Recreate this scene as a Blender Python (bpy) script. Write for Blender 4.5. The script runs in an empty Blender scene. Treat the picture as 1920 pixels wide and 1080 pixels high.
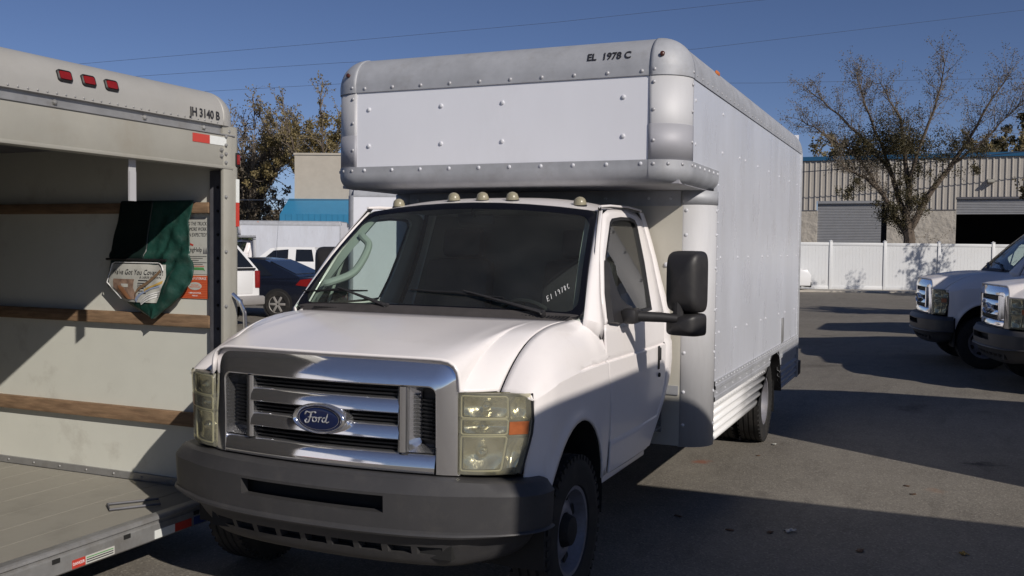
import bpy, bmesh, math, random
from mathutils import Vector, Matrix, noise

random.seed(7)
S = bpy.context.scene
COL = S.collection

# ------------------------------------------------------------------ camera, sky, sun, exposure
cam_d = bpy.data.cameras.new('camera')
cam_d.sensor_width = 36.0
cam_d.lens = 36.0 * 1838.06 / 1920.0
cam_d.clip_end = 3000
cam_o = bpy.data.objects.new('camera', cam_d)
COL.objects.link(cam_o)
FWD = Vector((-0.4, 0.9158, -0.0412)).normalized()
RGT = Vector((0.9163, 0.4003, 0.0112)); RGT = (RGT - FWD * RGT.dot(FWD)).normalized()
UPV = RGT.cross(FWD)
cam_o.matrix_world = Matrix.Translation((2.5903, -3.6985, 1.7628)) @ Matrix((RGT, UPV, -FWD)).transposed().to_4x4()
S.camera = cam_o

SUN = Vector((1.0, -0.63, 0.71)).normalized()
W = bpy.data.worlds.new('World'); S.world = W; W.use_nodes = True
nt = W.node_tree; nt.nodes.clear()
sky = nt.nodes.new('ShaderNodeTexSky'); sky.sky_type = 'NISHITA'; sky.sun_disc = False
sky.sun_elevation = math.asin(SUN.z); sky.sun_rotation = math.atan2(SUN.x, SUN.y)
sky.altitude = 1500; sky.air_density = 0.8; sky.dust_density = 0.05; sky.ozone_density = 4.2
bg = nt.nodes.new('ShaderNodeBackground'); bg.inputs['Strength'].default_value = 0.056
out = nt.nodes.new('ShaderNodeOutputWorld')
tint = nt.nodes.new('ShaderNodeMix'); tint.data_type = 'RGBA'; tint.blend_type = 'MULTIPLY'; tint.inputs[0].default_value = 1.0
tint.inputs[7].default_value = (1.09, 0.985, 1.07, 1)
nt.links.new(sky.outputs[0], tint.inputs[6]); nt.links.new(tint.outputs[2], bg.inputs[0]); nt.links.new(bg.outputs[0], out.inputs[0])
sd = bpy.data.lights.new('sun', 'SUN'); sd.energy = 3.75; sd.angle = math.radians(0.5); sd.color = (1.0, 0.93, 0.84)
so = bpy.data.objects.new('sun', sd); COL.objects.link(so); so.location = (20, -12, 20)
so.rotation_euler = SUN.to_track_quat('Z', 'Y').to_euler()
S.view_settings.view_transform = 'Standard'; S.view_settings.look = 'None'
S.view_settings.exposure = 0.0; S.view_settings.gamma = 1.0; S.view_settings.use_curve_mapping = False

# ------------------------------------------------------------------ helpers
def lerp(a, b, t): return a + (b - a) * t
def sstep(t): t = max(0.0, min(1.0, t)); return t * t * (3 - 2 * t)
def interp(x, pts):
    if x <= pts[0][0]: return pts[0][1]
    for (a, b), (c, d) in zip(pts, pts[1:]):
        if x <= c: return b + (d - b) * (x - a) / (c - a)
    return pts[-1][1]

class MB:
    def __init__(s): s.bm = bmesh.new(); s.mi = 0
    def face(s, vs):
        try:
            f = s.bm.faces.new(vs); f.material_index = s.mi; return f
        except ValueError: return None
    def poly(s, pts): return s.face([s.bm.verts.new(p) for p in pts])
    def grid(s, rows, mask=None, close=False):
        vv = [[s.bm.verts.new(p) for p in r] for r in rows]
        for i in range(len(vv) - 1):
            n = len(vv[i])
            for j in range(n if close else n - 1):
                if mask and not mask(i, j): continue
                k = (j + 1) % n
                s.face([vv[i][j], vv[i][k], vv[i + 1][k], vv[i + 1][j]])
        return vv
    def box(s, x0, x1, y0, y1, z0, z1, bev=0.0, seg=2):
        m = Matrix.Translation(((x0 + x1) / 2, (y0 + y1) / 2, (z0 + z1) / 2)) @ Matrix.Diagonal((abs(x1 - x0), abs(y1 - y0), abs(z1 - z0), 1))
        r = bmesh.ops.create_cube(s.bm, size=1.0, matrix=m)
        fs = set()
        for v in r['verts']: fs.update(v.link_faces)
        for f in fs: f.material_index = s.mi
        if bev > 0:
            es = set()
            for v in r['verts']: es.update(v.link_edges)
            b = bmesh.ops.bevel(s.bm, geom=list(es), offset=bev, segments=seg, affect='EDGES', profile=0.5)
            for f in b['faces']: f.material_index = s.mi
        return s
    def obox(s, mat4, sx, sy, sz, bev=0.0):
        n0 = len(s.bm.verts)
        s.box(-sx / 2, sx / 2, -sy / 2, sy / 2, -sz / 2, sz / 2, bev)
        s.bm.verts.ensure_lookup_table()
        for v in s.bm.verts[n0:]: v.co = mat4 @ v.co
        return s
    def prism(s, poly, axis, a, b):
        def P(u, v, w):
            return {'x': (w, u, v), 'y': (u, w, v), 'z': (u, v, w)}[axis]
        A = [s.bm.verts.new(P(u, v, a)) for u, v in poly]; B = [s.bm.verts.new(P(u, v, b)) for u, v in poly]
        s.face(A); s.face(B[::-1])
        n = len(A)
        for i in range(n): s.face([A[i], A[(i + 1) % n], B[(i + 1) % n], B[i]])
        return s
    def plate(s, pts, off):
        off = Vector(off)
        A = [s.bm.verts.new(p) for p in pts]; B = [s.bm.verts.new(Vector(p) + off) for p in pts]
        s.face(A); s.face(B[::-1]); n = len(A)
        for i in range(n): s.face([A[i], A[(i + 1) % n], B[(i + 1) % n], B[i]])
        return s
    def tube(s, path, r, n=8, cap=True, flat=1.0):
        path = [Vector(p) for p in path]; rows = []; prev = None
        for i, p in enumerate(path):
            t = (path[min(i + 1, len(path) - 1)] - path[max(i - 1, 0)])
            if t.length < 1e-9: t = Vector((0, 0, 1))
            t.normalize()
            if prev is None:
                a = Vector((0, 0, 1)) if abs(t.z) < 0.9 else Vector((1, 0, 0))
                u = t.cross(a).normalized()
            else:
                u = prev - t * prev.dot(t)
                u = u.normalized() if u.length > 1e-6 else t.cross(Vector((0, 0, 1))).normalized()
            prev = u; w = t.cross(u); rr = r[i] if isinstance(r, (list, tuple)) else r
            rows.append([p + (u * math.cos(2 * math.pi * k / n) + w * flat * math.sin(2 * math.pi * k / n)) * rr for k in range(n)])
        vv = s.grid(rows, close=True)
        if cap: s.face(vv[0][::-1]); s.face(vv[-1])
        return s
    def lathe(s, prof, origin, axis, n=32, a0=0.0, a1=2 * math.pi):
        o = Vector(origin); ax = Vector(axis).normalized()
        a = Vector((0, 0, 1)) if abs(ax.z) < 0.9 else Vector((1, 0, 0))
        u = ax.cross(a).normalized(); w = ax.cross(u)
        full = abs(a1 - a0 - 2 * math.pi) < 1e-6
        m = n if full else n + 1
        rows = [[o + ax * h + (u * math.cos(a0 + (a1 - a0) * k / n) + w * math.sin(a0 + (a1 - a0) * k / n)) * r for k in range(m)] for r, h in prof]
        s.grid(rows, close=full); return s
    def dome(s, c, nrm, r, h, n=8):
        s.lathe([(r, 0), (r * .92, h * .45), (r * .6, h * .85), (0.0005, h)], c, nrm, n); return s
    def build(s, name, mats, parent=None, sharp=35, flat=False, recalc=True):
        bmesh.ops.remove_doubles(s.bm, verts=s.bm.verts, dist=1e-5)
        if recalc: bmesh.ops.recalc_face_normals(s.bm, faces=s.bm.faces)
        if not flat:
            lim = math.radians(sharp)
            for e in s.bm.edges:
                if len(e.link_faces) == 2 and e.calc_face_angle(0) > lim: e.smooth = False
            for f in s.bm.faces: f.smooth = True
        me = bpy.data.meshes.new(name); s.bm.to_mesh(me); s.bm.free()
        for m in (mats if isinstance(mats, (list, tuple)) else [mats]): me.materials.append(m)
        return link(name, me, parent)

def link(name, me, parent=None):
    o = bpy.data.objects.new(name, me); COL.objects.link(o)
    if parent is not None: o.parent = parent
    return o
def thing(name, label, cat, loc=(0, 0, 0), rz=0.0, group=None):
    o = bpy.data.objects.new(name, None); COL.objects.link(o); o.empty_display_size = 0.2
    o.location = loc; o.rotation_euler = (0, 0, rz); o['label'] = label; o['category'] = cat
    if group: o['group'] = group
    return o
def tag(o, label, cat, group=None):
    o['label'] = label; o['category'] = cat
    if group: o['group'] = group
    return o
def kind(o, k): o['kind'] = k; return o
def solid(o, t, off=-1.0):
    m = o.modifiers.new('thickness', 'SOLIDIFY'); m.thickness = t; m.offset = off; return o
KIDS = {}
def copy_tree(o, skip=(), parent=None):
    c = o.copy(); COL.objects.link(c)
    if parent is not None:
        c.parent = parent; c.matrix_parent_inverse = o.matrix_parent_inverse
    for ch in KIDS.get(o.name, ()):
        if ch.name.split('.')[0] not in skip: copy_tree(ch, skip, c)
    return c
def index_children():
    KIDS.clear()
    for o in bpy.data.objects:
        if o.parent: KIDS.setdefault(o.parent.name, []).append(o)
def text(name, body, size, mat, parent, origin, right, up, ext=0.0008, sx=1.0, align='LEFT', shear=0.0, space=1.0, bold=0.0):
    cu = bpy.data.curves.new(name, 'FONT'); cu.body = body; cu.size = size; cu.extrude = ext; cu.resolution_u = 3
    cu.align_x = align; cu.align_y = 'CENTER'; cu.shear = shear; cu.space_character = space; cu.offset = bold
    t = bpy.data.objects.new(name + '_tmp', cu); COL.objects.link(t)
    dg = bpy.context.evaluated_depsgraph_get(); dg.update()
    me = bpy.data.meshes.new_from_object(t.evaluated_get(dg))
    bpy.data.objects.remove(t)
    r = Vector(right).normalized(); n = r.cross(Vector(up)).normalized(); u = n.cross(r)
    M = Matrix.Translation(origin) @ Matrix((r * sx, u, n)).transposed().to_4x4()
    me.transform(M); me.materials.clear(); me.materials.append(mat)
    return link(name, me, parent)

# ------------------------------------------------------------------ materials
def mat(name, col, rough=0.5, metal=0.0, var=0.0, vs=3.0, dirt=None, damt=0.0, ds=2.0, dlo=0.5, dhi=0.75,
        bump=0.0, bs=60.0, coat=0.0, spec=0.5, stretch=None, rvar=0.0, dist=0.002, world=False):
    m = bpy.data.materials.new(name); m.use_nodes = True
    n = m.node_tree.nodes; l = m.node_tree.links; p = n['Principled BSDF']
    p.inputs['Roughness'].default_value = rough; p.inputs['Metallic'].default_value = metal
    p.inputs['Specular IOR Level'].default_value = spec
    if coat: p.inputs['Coat Weight'].default_value = coat; p.inputs['Coat Roughness'].default_value = 0.06
    p.inputs['Base Color'].default_value = (*col, 1)
    m.diffuse_color = (*col, 1)
    src = None
    if var or dirt or bump or rvar:
        tc = n.new('ShaderNodeTexCoord'); vec = tc.outputs['Object']
        if world: vec = n.new('ShaderNodeNewGeometry').outputs['Position']
        if stretch:
            mp = n.new('ShaderNodeMapping'); mp.inputs['Scale'].default_value = stretch
            l.new(vec, mp.inputs['Vector']); vec = mp.outputs[0]
    if var:
        nz = n.new('ShaderNodeTexNoise'); nz.inputs['Scale'].default_value = vs; nz.inputs['Detail'].default_value = 6
        nz.inputs['Roughness'].default_value = 0.65; l.new(vec, nz.inputs['Vector'])
        r = n.new('ShaderNodeMapRange'); r.inputs[1].default_value = 0.3; r.inputs[2].default_value = 0.7
        l.new(nz.outputs['Fac'], r.inputs[0])
        mx = n.new('ShaderNodeMix'); mx.data_type = 'RGBA'
        mx.inputs[6].default_value = (*[c * (1 - var) for c in col], 1); mx.inputs[7].default_value = (*[min(1, c * (1 + var)) for c in col], 1)
        l.new(r.outputs[0], mx.inputs[0]); src = mx.outputs[2]
    if dirt:
        nz = n.new('ShaderNodeTexNoise'); nz.inputs['Scale'].default_value = ds; nz.inputs['Detail'].default_value = 8
        nz.inputs['Roughness'].default_value = 0.7; l.new(vec, nz.inputs['Vector'])
        r = n.new('ShaderNodeMapRange'); r.inputs[1].default_value = dlo; r.inputs[2].default_value = dhi; r.inputs[4].default_value = damt
        l.new(nz.outputs['Fac'], r.inputs[0])
        mx = n.new('ShaderNodeMix'); mx.data_type = 'RGBA'
        if src: l.new(src, mx.inputs[6])
        else: mx.inputs[6].default_value = (*col, 1)
        mx.inputs[7].default_value = (*dirt, 1); l.new(r.outputs[0], mx.inputs[0]); src = mx.outputs[2]
    if src: l.new(src, p.inputs['Base Color'])
    if rvar:
        nz = n.new('ShaderNodeTexNoise'); nz.inputs['Scale'].default_value = 5; nz.inputs['Detail'].default_value = 5; l.new(vec, nz.inputs['Vector'])
        r = n.new('ShaderNodeMapRange'); r.inputs[3].default_value = max(0.02, rough - rvar); r.inputs[4].default_value = rough + rvar
        l.new(nz.outputs['Fac'], r.inputs[0]); l.new(r.outputs[0], p.inputs['Roughness'])
    if bump:
        nz = n.new('ShaderNodeTexNoise'); nz.inputs['Scale'].default_value = bs; nz.inputs['Detail'].default_value = 4; l.new(vec, nz.inputs['Vector'])
        b = n.new('ShaderNodeBump'); b.inputs['Strength'].default_value = bump; b.inputs['Distance'].default_value = dist
        l.new(nz.outputs['Fac'], b.inputs['Height']); l.new(b.outputs[0], p.inputs['Normal'])
    return m

def glass(name, tint, rough=0.0, dust=0.0):
    m = bpy.data.materials.new(name); m.use_nodes = True
    n = m.node_tree.nodes; l = m.node_tree.links; n.remove(n['Principled BSDF'])
    t = n.new('ShaderNodeBsdfTransparent'); t.inputs[0].default_value = (*tint, 1)
    g = n.new('ShaderNodeBsdfGlossy'); g.inputs['Roughness'].default_value = rough; g.inputs[0].default_value = (0.9, 0.9, 0.9, 1)
    f = n.new('ShaderNodeFresnel'); ge = n.new('ShaderNodeNewGeometry'); ir = n.new('ShaderNodeMapRange'); ir.inputs[3].default_value = 1.45; ir.inputs[4].default_value = 1 / 1.45
    l.new(ge.outputs['Backfacing'], ir.inputs[0]); l.new(ir.outputs[0], f.inputs[0])   # thin pane: same reflectance from both sides
    mx = n.new('ShaderNodeMixShader'); l.new(f.outputs[0], mx.inputs[0]); l.new(t.outputs[0], mx.inputs[1]); l.new(g.outputs[0], mx.inputs[2])
    if dust:   # a film of road dust with wiper-swept thin spots
        d = n.new('ShaderNodeBsdfDiffuse'); d.inputs[0].default_value = (.50, .49, .46, 1); nz = n.new('ShaderNodeTexNoise'); nz.inputs['Scale'].default_value = 3.5; nz.inputs['Detail'].default_value = 7
        tc = n.new('ShaderNodeTexCoord'); l.new(tc.outputs['Object'], nz.inputs['Vector']); r = n.new('ShaderNodeMapRange'); r.inputs[1].default_value = .3; r.inputs[2].default_value = .8
        r.inputs[3].default_value = dust * .6; r.inputs[4].default_value = dust * 1.7; l.new(nz.outputs['Fac'], r.inputs[0])
        m2 = n.new('ShaderNodeMixShader'); l.new(r.outputs[0], m2.inputs[0]); l.new(mx.outputs[0], m2.inputs[1]); l.new(d.outputs[0], m2.inputs[2]); mx = m2
    l.new(mx.outputs[0], n['Material Output'].inputs[0]); return m

M = {}
M['paint'] = mat('white_cab_paint', (.868, .828, .818), .28, var=.03, vs=2.5, dirt=(.42, .36, .30), damt=.22, ds=5, dlo=.56, dhi=.85, coat=.25, bump=.05, bs=5, dist=.004)
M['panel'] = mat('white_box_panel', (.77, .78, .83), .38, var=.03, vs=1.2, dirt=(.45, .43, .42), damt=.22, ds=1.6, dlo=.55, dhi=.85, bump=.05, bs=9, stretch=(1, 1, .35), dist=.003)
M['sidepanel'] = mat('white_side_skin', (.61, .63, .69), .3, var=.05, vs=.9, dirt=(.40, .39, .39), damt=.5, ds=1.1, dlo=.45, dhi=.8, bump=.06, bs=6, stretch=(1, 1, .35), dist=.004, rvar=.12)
M['alu'] = mat('weathered_aluminium', (.40, .41, .435), .6, metal=.2, var=.12, vs=6, dirt=(.22, .20, .18), damt=.4, ds=7, dlo=.52, dhi=.8, bump=.1, bs=30)
M['alu_shiny'] = mat('bare_aluminium_sheet', (.555, .555, .57), .62, metal=.15, spec=.3, var=.06, vs=4, stretch=(1, 1, .15), dirt=(.36, .35, .34), damt=.3, ds=5)
M['alu_patch'] = mat('dull_aluminium_patch', (.40, .40, .43), .6, metal=.2, spec=.3, var=.05)
M['rivet'] = mat('rivet_metal', (.46, .46, .48), .5, metal=.3, var=.2, vs=40)
M['rivet_white'] = mat('painted_rivet', (.60, .61, .65), .45)
M['bulkhead'] = mat('cream_bulkhead', (.52, .50, .44), .5, var=.05, vs=2, dirt=(.38, .34, .28), damt=.3, ds=3)
M['chrome'] = mat('chrome', (.80, .80, .82), .075, metal=.94, dirt=(.52, .51, .49), damt=.35, ds=18, dlo=.55, dhi=.8, rvar=.05)
M['black'] = mat('black_plastic', (.012, .012, .013), .55, var=.2, vs=20)
M['grille_black'] = mat('grille_insert', (.008, .008, .009), .5)
M['bumper'] = mat('grey_bumper_plastic', (.047, .046, .048), .5, var=.10, vs=4, dirt=(.085, .08, .075), damt=.5, ds=9, dlo=.5, dhi=.8, bump=.2, bs=240)
M['mirror'] = mat('mirror_housing', (.022, .021, .022), .5, var=.2, vs=8, bump=.15, bs=300, dirt=(.07, .065, .06), damt=.3, ds=12)
M['cowl'] = mat('cowl_plastic', (.05, .045, .044), .7, var=.2, vs=14, bump=.3, bs=120)
M['frit'] = mat('black_glass_border', (.006, .006, .008), .22)
M['rubber'] = mat('tyre_rubber', (.014, .0135, .0135), .8, var=.2, vs=9, dirt=(.07, .06, .05), damt=.5, ds=8, bump=.2, bs=120)
M['rim'] = mat('painted_wheel', (.23, .23, .265), .5, metal=.2, var=.1, dirt=(.12, .10, .08), damt=.7, ds=12, dlo=.45, dhi=.7)
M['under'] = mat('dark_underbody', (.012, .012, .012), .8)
M['rust'] = mat('rusty_chassis', (.07, .025, .02), .8, var=.3, vs=12)
M['seat'] = mat('seat_vinyl', (.03, .029, .033), .6, var=.15, vs=10)
M['dash'] = mat('dashboard_grey', (.042, .043, .044), .75, var=.12, vs=12)
M['trim_in'] = mat('interior_trim', (.36, .385, .355), .6, var=.05)
M['headliner'] = mat('headliner', (.17, .17, .165), .9)
M['glass'] = glass('tinted_windscreen', (.74, .84, .79), dust=.026)
M['glass_side'] = glass('side_window', (.74, .80, .77), dust=.02)
M['clear'] = glass('clear_cover', (.85, .85, .82))
M['dkglass'] = mat('dark_car_glass', (.012, .014, .018), .06, spec=.6)
M['dark_amber'] = mat('dark_amber_lens', (.07, .02, .012), .3)
M['amber'] = mat('amber_lens', (.33, .095, .03), .35, var=.25, vs=25)
M['red'] = mat('red_lens', (.22, .012, .012), .25, var=.15, vs=20)
M['redtape'] = mat('red_reflective_tape', (.50, .05, .035), .45)
M['whitetape'] = mat('white_reflective_tape', (.72, .74, .72), .35, var=.06, vs=50)
M['blue'] = mat('emblem_blue', (.006, .013, .055), .22)
M['tapeblue'] = mat('blue_reflective_tape', (.03, .06, .2), .4)
M['script'] = mat('silver_script', (.5, .5, .52), .3, metal=.4)
M['ink'] = mat('black_lettering', (.02, .02, .025), .6)
M['chalk'] = mat('white_marker', (.75, .75, .75), .7)
M['marker'] = mat('faded_marker_lens', (.27, .245, .17), .3, var=.1, vs=30)
M['wood'] = mat('worn_wood_slat', (.205, .13, .075), .75, var=.35, vs=6, stretch=(1, 8, 8), dirt=(.10, .05, .03), damt=.6, ds=7, bump=.4, bs=40)
M['deck'] = mat('worn_grey_deck', (.30, .285, .245), .8, var=.16, vs=3, dirt=(.17, .155, .13), damt=.55, ds=3, dlo=.48, dhi=.75, bump=.2, bs=60, world=True)
M['inner'] = mat('liner_panel', (.66, .665, .60), .6, var=.05, vs=2, dirt=(.28, .24, .19), damt=.55, ds=3.5, dlo=.56, dhi=.85)
M['bounce_dark'] = mat('bounce_cutting_dark_lining', (.12, .10, .08), .8, var=.2, vs=4)  # dark tone of the unseen walls is made up to cut bounce light inside
M['header'] = mat('aged_white_frame', (.335, .325, .285), .55, var=.08, vs=2.5, dirt=(.24, .20, .14), damt=.45, ds=3, dlo=.5, dhi=.8)
M['cap'] = mat('aged_aluminium_cap', (.41, .40, .375), .5, metal=.15, var=.06, vs=3, dirt=(.36, .34, .30), damt=.4, ds=2)
M['track'] = mat('grey_steel_track', (.11, .11, .125), .6, var=.2, vs=10)
M['steel'] = mat('galvanised_steel', (.34, .34, .34), .5, metal=.5, var=.15, vs=8, dirt=(.18, .15, .11), damt=.5, ds=6)
M['greenvinyl'] = mat('green_vinyl', (.014, .055, .043), .36, var=.35, vs=6, bump=.5, bs=14, dist=.02, dirt=(.10, .13, .11), damt=.35, ds=9)
M['shadevinyl'] = mat('shaded_black_vinyl', (.008, .018, .016), .4)  # shade put into the colour, along with some black fabric
M['paper'] = mat('poster_paper', (.52, .52, .48), .5, var=.05, dirt=(.3, .28, .24), damt=.4, ds=8)
M['orange'] = mat('orange_print', (.62, .13, .045), .5)
M['greenprint'] = mat('green_print', (.10, .30, .10), .5)
M['strap'] = mat('grey_strap', (.42, .42, .43), .7)
M['fence'] = mat('white_vinyl_fence', (.62, .63, .64), .45, var=.02, dirt=(.50, .48, .45), damt=.25, ds=1.5)
M['siding'] = mat('beige_metal_siding', (.44, .41, .37), .5, var=.05, vs=.6, dirt=(.30, .27, .24), damt=.3, ds=.5)
M['block'] = mat('split_face_block', (.44, .405, .355), .9, var=.14, vs=1.4, bump=.9, bs=2.2, dist=.12)
M['bluemetal'] = mat('blue_metal_trim', (.02, .10, .21), .4, var=.06)
M['awning'] = mat('blue_awning_metal', (.035, .20, .36), .45, var=.06)
M['beige'] = mat('beige_stucco', (.44, .40, .34), .85, var=.06, vs=2)
M['shutter'] = mat('shutter_steel', (.34, .345, .36), .5, metal=.3, var=.06)
M['concrete'] = mat('kerb_concrete', (.42, .385, .33), .9, var=.12, vs=2)
M['dark'] = mat('dark_interior', (.012, .012, .013), .9)
M['carwhite'] = mat('white_car_paint', (.76, .76, .76), .28, coat=.4)
M['cardark'] = mat('dark_navy_paint', (.008, .010, .018), .18, coat=.6)
M['silver'] = mat('silver_bumper', (.45, .43, .41), .45, metal=.5, var=.1)
M['bark'] = mat('tree_bark', (.11, .085, .065), .95, var=.3, vs=5, bump=.8, bs=12, dist=.03)
M['twig'] = mat('bare_twigs', (.20, .165, .13), .9, var=.2)
M['wire'] = mat('cable_black', (.035, .045, .07), .7)
M['orange_mark'] = mat('side_marker_orange', (.65, .18, .03), .4)

def leafmat(name, c1, c2):
    m = bpy.data.materials.new(name); m.use_nodes = True
    n = m.node_tree.nodes; l = m.node_tree.links; p = n['Principled BSDF']; p.inputs['Roughness'].default_value = .6
    g = n.new('ShaderNodeNewGeometry'); mx = n.new('ShaderNodeMix'); mx.data_type = 'RGBA'
    mx.inputs[6].default_value = (*c1, 1); mx.inputs[7].default_value = (*c2, 1)
    l.new(g.outputs['Random Per Island'], mx.inputs[0]); l.new(mx.outputs[2], p.inputs['Base Color'])
    tr = n.new('ShaderNodeBsdfTranslucent'); l.new(mx.outputs[2], tr.inputs[0])
    ms = n.new('ShaderNodeMixShader'); ms.inputs[0].default_value = .3
    l.new(p.outputs[0], ms.inputs[1]); l.new(tr.outputs[0], ms.inputs[2]); l.new(ms.outputs[0], n['Material Output'].inputs[0]); return m
M['leaf_brown'] = leafmat('olive_brown_leaves', (.13, .108, .05), (.32, .25, .11))
M['leaf_dark'] = leafmat('dark_olive_leaves', (.045, .043, .019), (.125, .10, .045))
M['leaf_dry'] = leafmat('dry_grey_leaves', (.11, .09, .065), (.21, .175, .125))
M['leaf_green'] = leafmat('green_leaves', (.03, .055, .015), (.10, .12, .04))

# foggy headlamp lens: hazed plastic over a see-through cover
def foggy():
    m = bpy.data.materials.new('hazed_headlight_lens'); m.use_nodes = True
    n = m.node_tree.nodes; l = m.node_tree.links; p = n['Principled BSDF']
    p.inputs['Base Color'].default_value = (.46, .45, .36, 1); p.inputs['Roughness'].default_value = .22
    t = n.new('ShaderNodeBsdfTransparent'); t.inputs[0].default_value = (.88, .86, .74, 1)
    mx = n.new('ShaderNodeMixShader'); tc = n.new('ShaderNodeTexCoord'); nz = n.new('ShaderNodeTexNoise'); nz.inputs['Scale'].default_value = 9
    nz.inputs['Detail'].default_value = 5
    r = n.new('ShaderNodeMapRange'); r.inputs[1].default_value = .35; r.inputs[2].default_value = .7; r.inputs[3].default_value = .60; r.inputs[4].default_value = .80
    l.new(tc.outputs['Object'], nz.inputs['Vector']); l.new(nz.outputs['Fac'], r.inputs[0]); l.new(r.outputs[0], mx.inputs[0])
    l.new(p.outputs[0], mx.inputs[1]); l.new(t.outputs[0], mx.inputs[2]); l.new(mx.outputs[0], n['Material Output'].inputs[0]); return m
M['foggy'] = foggy()
M['reflector'] = mat('lamp_reflector', (.80, .78, .68), .24, metal=1.0, bump=.5, bs=16, dist=.012)
M['lampback'] = mat('lamp_housing', (.17, .16, .10), .35, metal=.5)
M['lamprim'] = mat('lamp_cell_rim', (.42, .41, .31), .4)
# ------------------------------------------------------------------ ground
def asphalt():
    m = bpy.data.materials.new('worn_asphalt'); m.use_nodes = True
    n = m.node_tree.nodes; l = m.node_tree.links; p = n['Principled BSDF']; p.inputs['Roughness'].default_value = .85
    p.inputs['Specular IOR Level'].default_value = .3
    tc = n.new('ShaderNodeTexCoord'); V = tc.outputs['Object']
    def noi(sc, det=6, rough=.6, mapv=None):
        x = n.new('ShaderNodeTexNoise'); x.inputs['Scale'].default_value = sc; x.inputs['Detail'].default_value = det; x.inputs['Roughness'].default_value = rough
        v = V
        if mapv:
            mp = n.new('ShaderNodeMapping'); mp.inputs['Scale'].default_value = mapv; l.new(V, mp.inputs['Vector']); v = mp.outputs[0]
        l.new(v, x.inputs['Vector']); return x.outputs['Fac']
    def rng(s, a, b, c=0, d=1):
        r = n.new('ShaderNodeMapRange'); r.inputs[1].default_value = a; r.inputs[2].default_value = b; r.inputs[3].default_value = c; r.inputs[4].default_value = d
        l.new(s, r.inputs[0]); return r.outputs[0]
    def mix(f, a, b):
        x = n.new('ShaderNodeMix'); x.data_type = 'RGBA'
        l.new(f, x.inputs[0])
        for k, c in ((6, a), (7, b)):
            if isinstance(c, tuple): x.inputs[k].default_value = (*c, 1)
            else: l.new(c, x.inputs[k])
        return x.outputs[2]
    c = mix(rng(noi(.35, 8), .3, .7), (.165, .150, .127), (.232, .213, .182))
    c = mix(rng(noi(1.6, 8, .7), .35, .75), c, (.15, .135, .115))
    c = mix(rng(noi(5.5, 6, .7, (1, .22, 1)), .52, .76, 0, .6), c, (.09, .079, .067))
    vo = n.new('ShaderNodeTexVoronoi'); vo.inputs['Scale'].default_value = 95; l.new(V, vo.inputs['Vector'])
    sp = n.new('ShaderNodeSeparateColor'); l.new(vo.outputs['Color'], sp.inputs[0])
    c = mix(rng(sp.outputs[0], .72, 1.0, 0, .38), c, (.40, .37, .32))
    c = mix(rng(sp.outputs[1], .70, 1.0, 0, .42), c, (.06, .056, .052))
    c = mix(rng(noi(.9, 3), .66, .72, 0, .55), c, (.06, .052, .048))
    def spot(x, y, r, col, amt, sy=1.0):
        mp = n.new('ShaderNodeMapping'); mp.inputs['Location'].default_value = (-x, -y * sy, 0); mp.inputs['Scale'].default_value = (1, sy, 0); l.new(V, mp.inputs['Vector'])
        ln = n.new('ShaderNodeVectorMath'); ln.operation = 'LENGTH'; l.new(mp.outputs[0], ln.inputs[0])
        ad = n.new('ShaderNodeMath'); ad.operation = 'MULTIPLY_ADD'; l.new(noi(2.2 / r ** .5, 6, .7), ad.inputs[0]); ad.inputs[1].default_value = r * 3.2; l.new(ln.outputs['Value'], ad.inputs[2])
        return mix(rng(ad.outputs[0], r * 1.7, r * 2.5, amt, 0), c, col)
    c = spot(.80, 4.36, .12, (.24, .10, .065), .8)
    c = spot(2.95, 5.3, .16, (.03, .028, .027), .9)
    c = spot(2.6, 4.15, .10, (.24, .15, .10), .5)
    c = spot(2.35, 7.9, .30, (.06, .052, .045), .6)
    c = spot(.9, 11.5, .8, (.075, .066, .055), .55, 2.0)
    c = spot(-.3, 15.5, 1.2, (.085, .075, .062), .5, 2.0)
    l.new(c, p.inputs['Base Color'])
    b = n.new('ShaderNodeBump'); b.inputs['Strength'].default_value = .3; b.inputs['Distance'].default_value = .006
    l.new(vo.outputs['Distance'], b.inputs['Height']); l.new(b.outputs[0], p.inputs['Normal']); return m
M['asphalt'] = asphalt()

def gz(x, y):
    "the lot rises a little towards the row of trucks on the right"
    return .10 * sstep((y - 6.2) / 3.5) * sstep((x + .2) / 2.2) * (1 - sstep((y - 22) / 10))
xs = [-1500, -400, -120, -60, -30, -15, -8] + [-6 + .5 * i for i in range(45)] + [20, 30, 60, 120, 400, 1500]
ys = [-300, -60, -20, -8] + [-4 + .5 * i for i in range(80)] + [38, 42, 60, 120, 400, 2500]
g = MB(); g.grid([[(x, y, gz(x, y)) for x in xs] for y in ys])
kind(g.build('asphalt_lot', M['asphalt'], sharp=80), 'structure')

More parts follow.
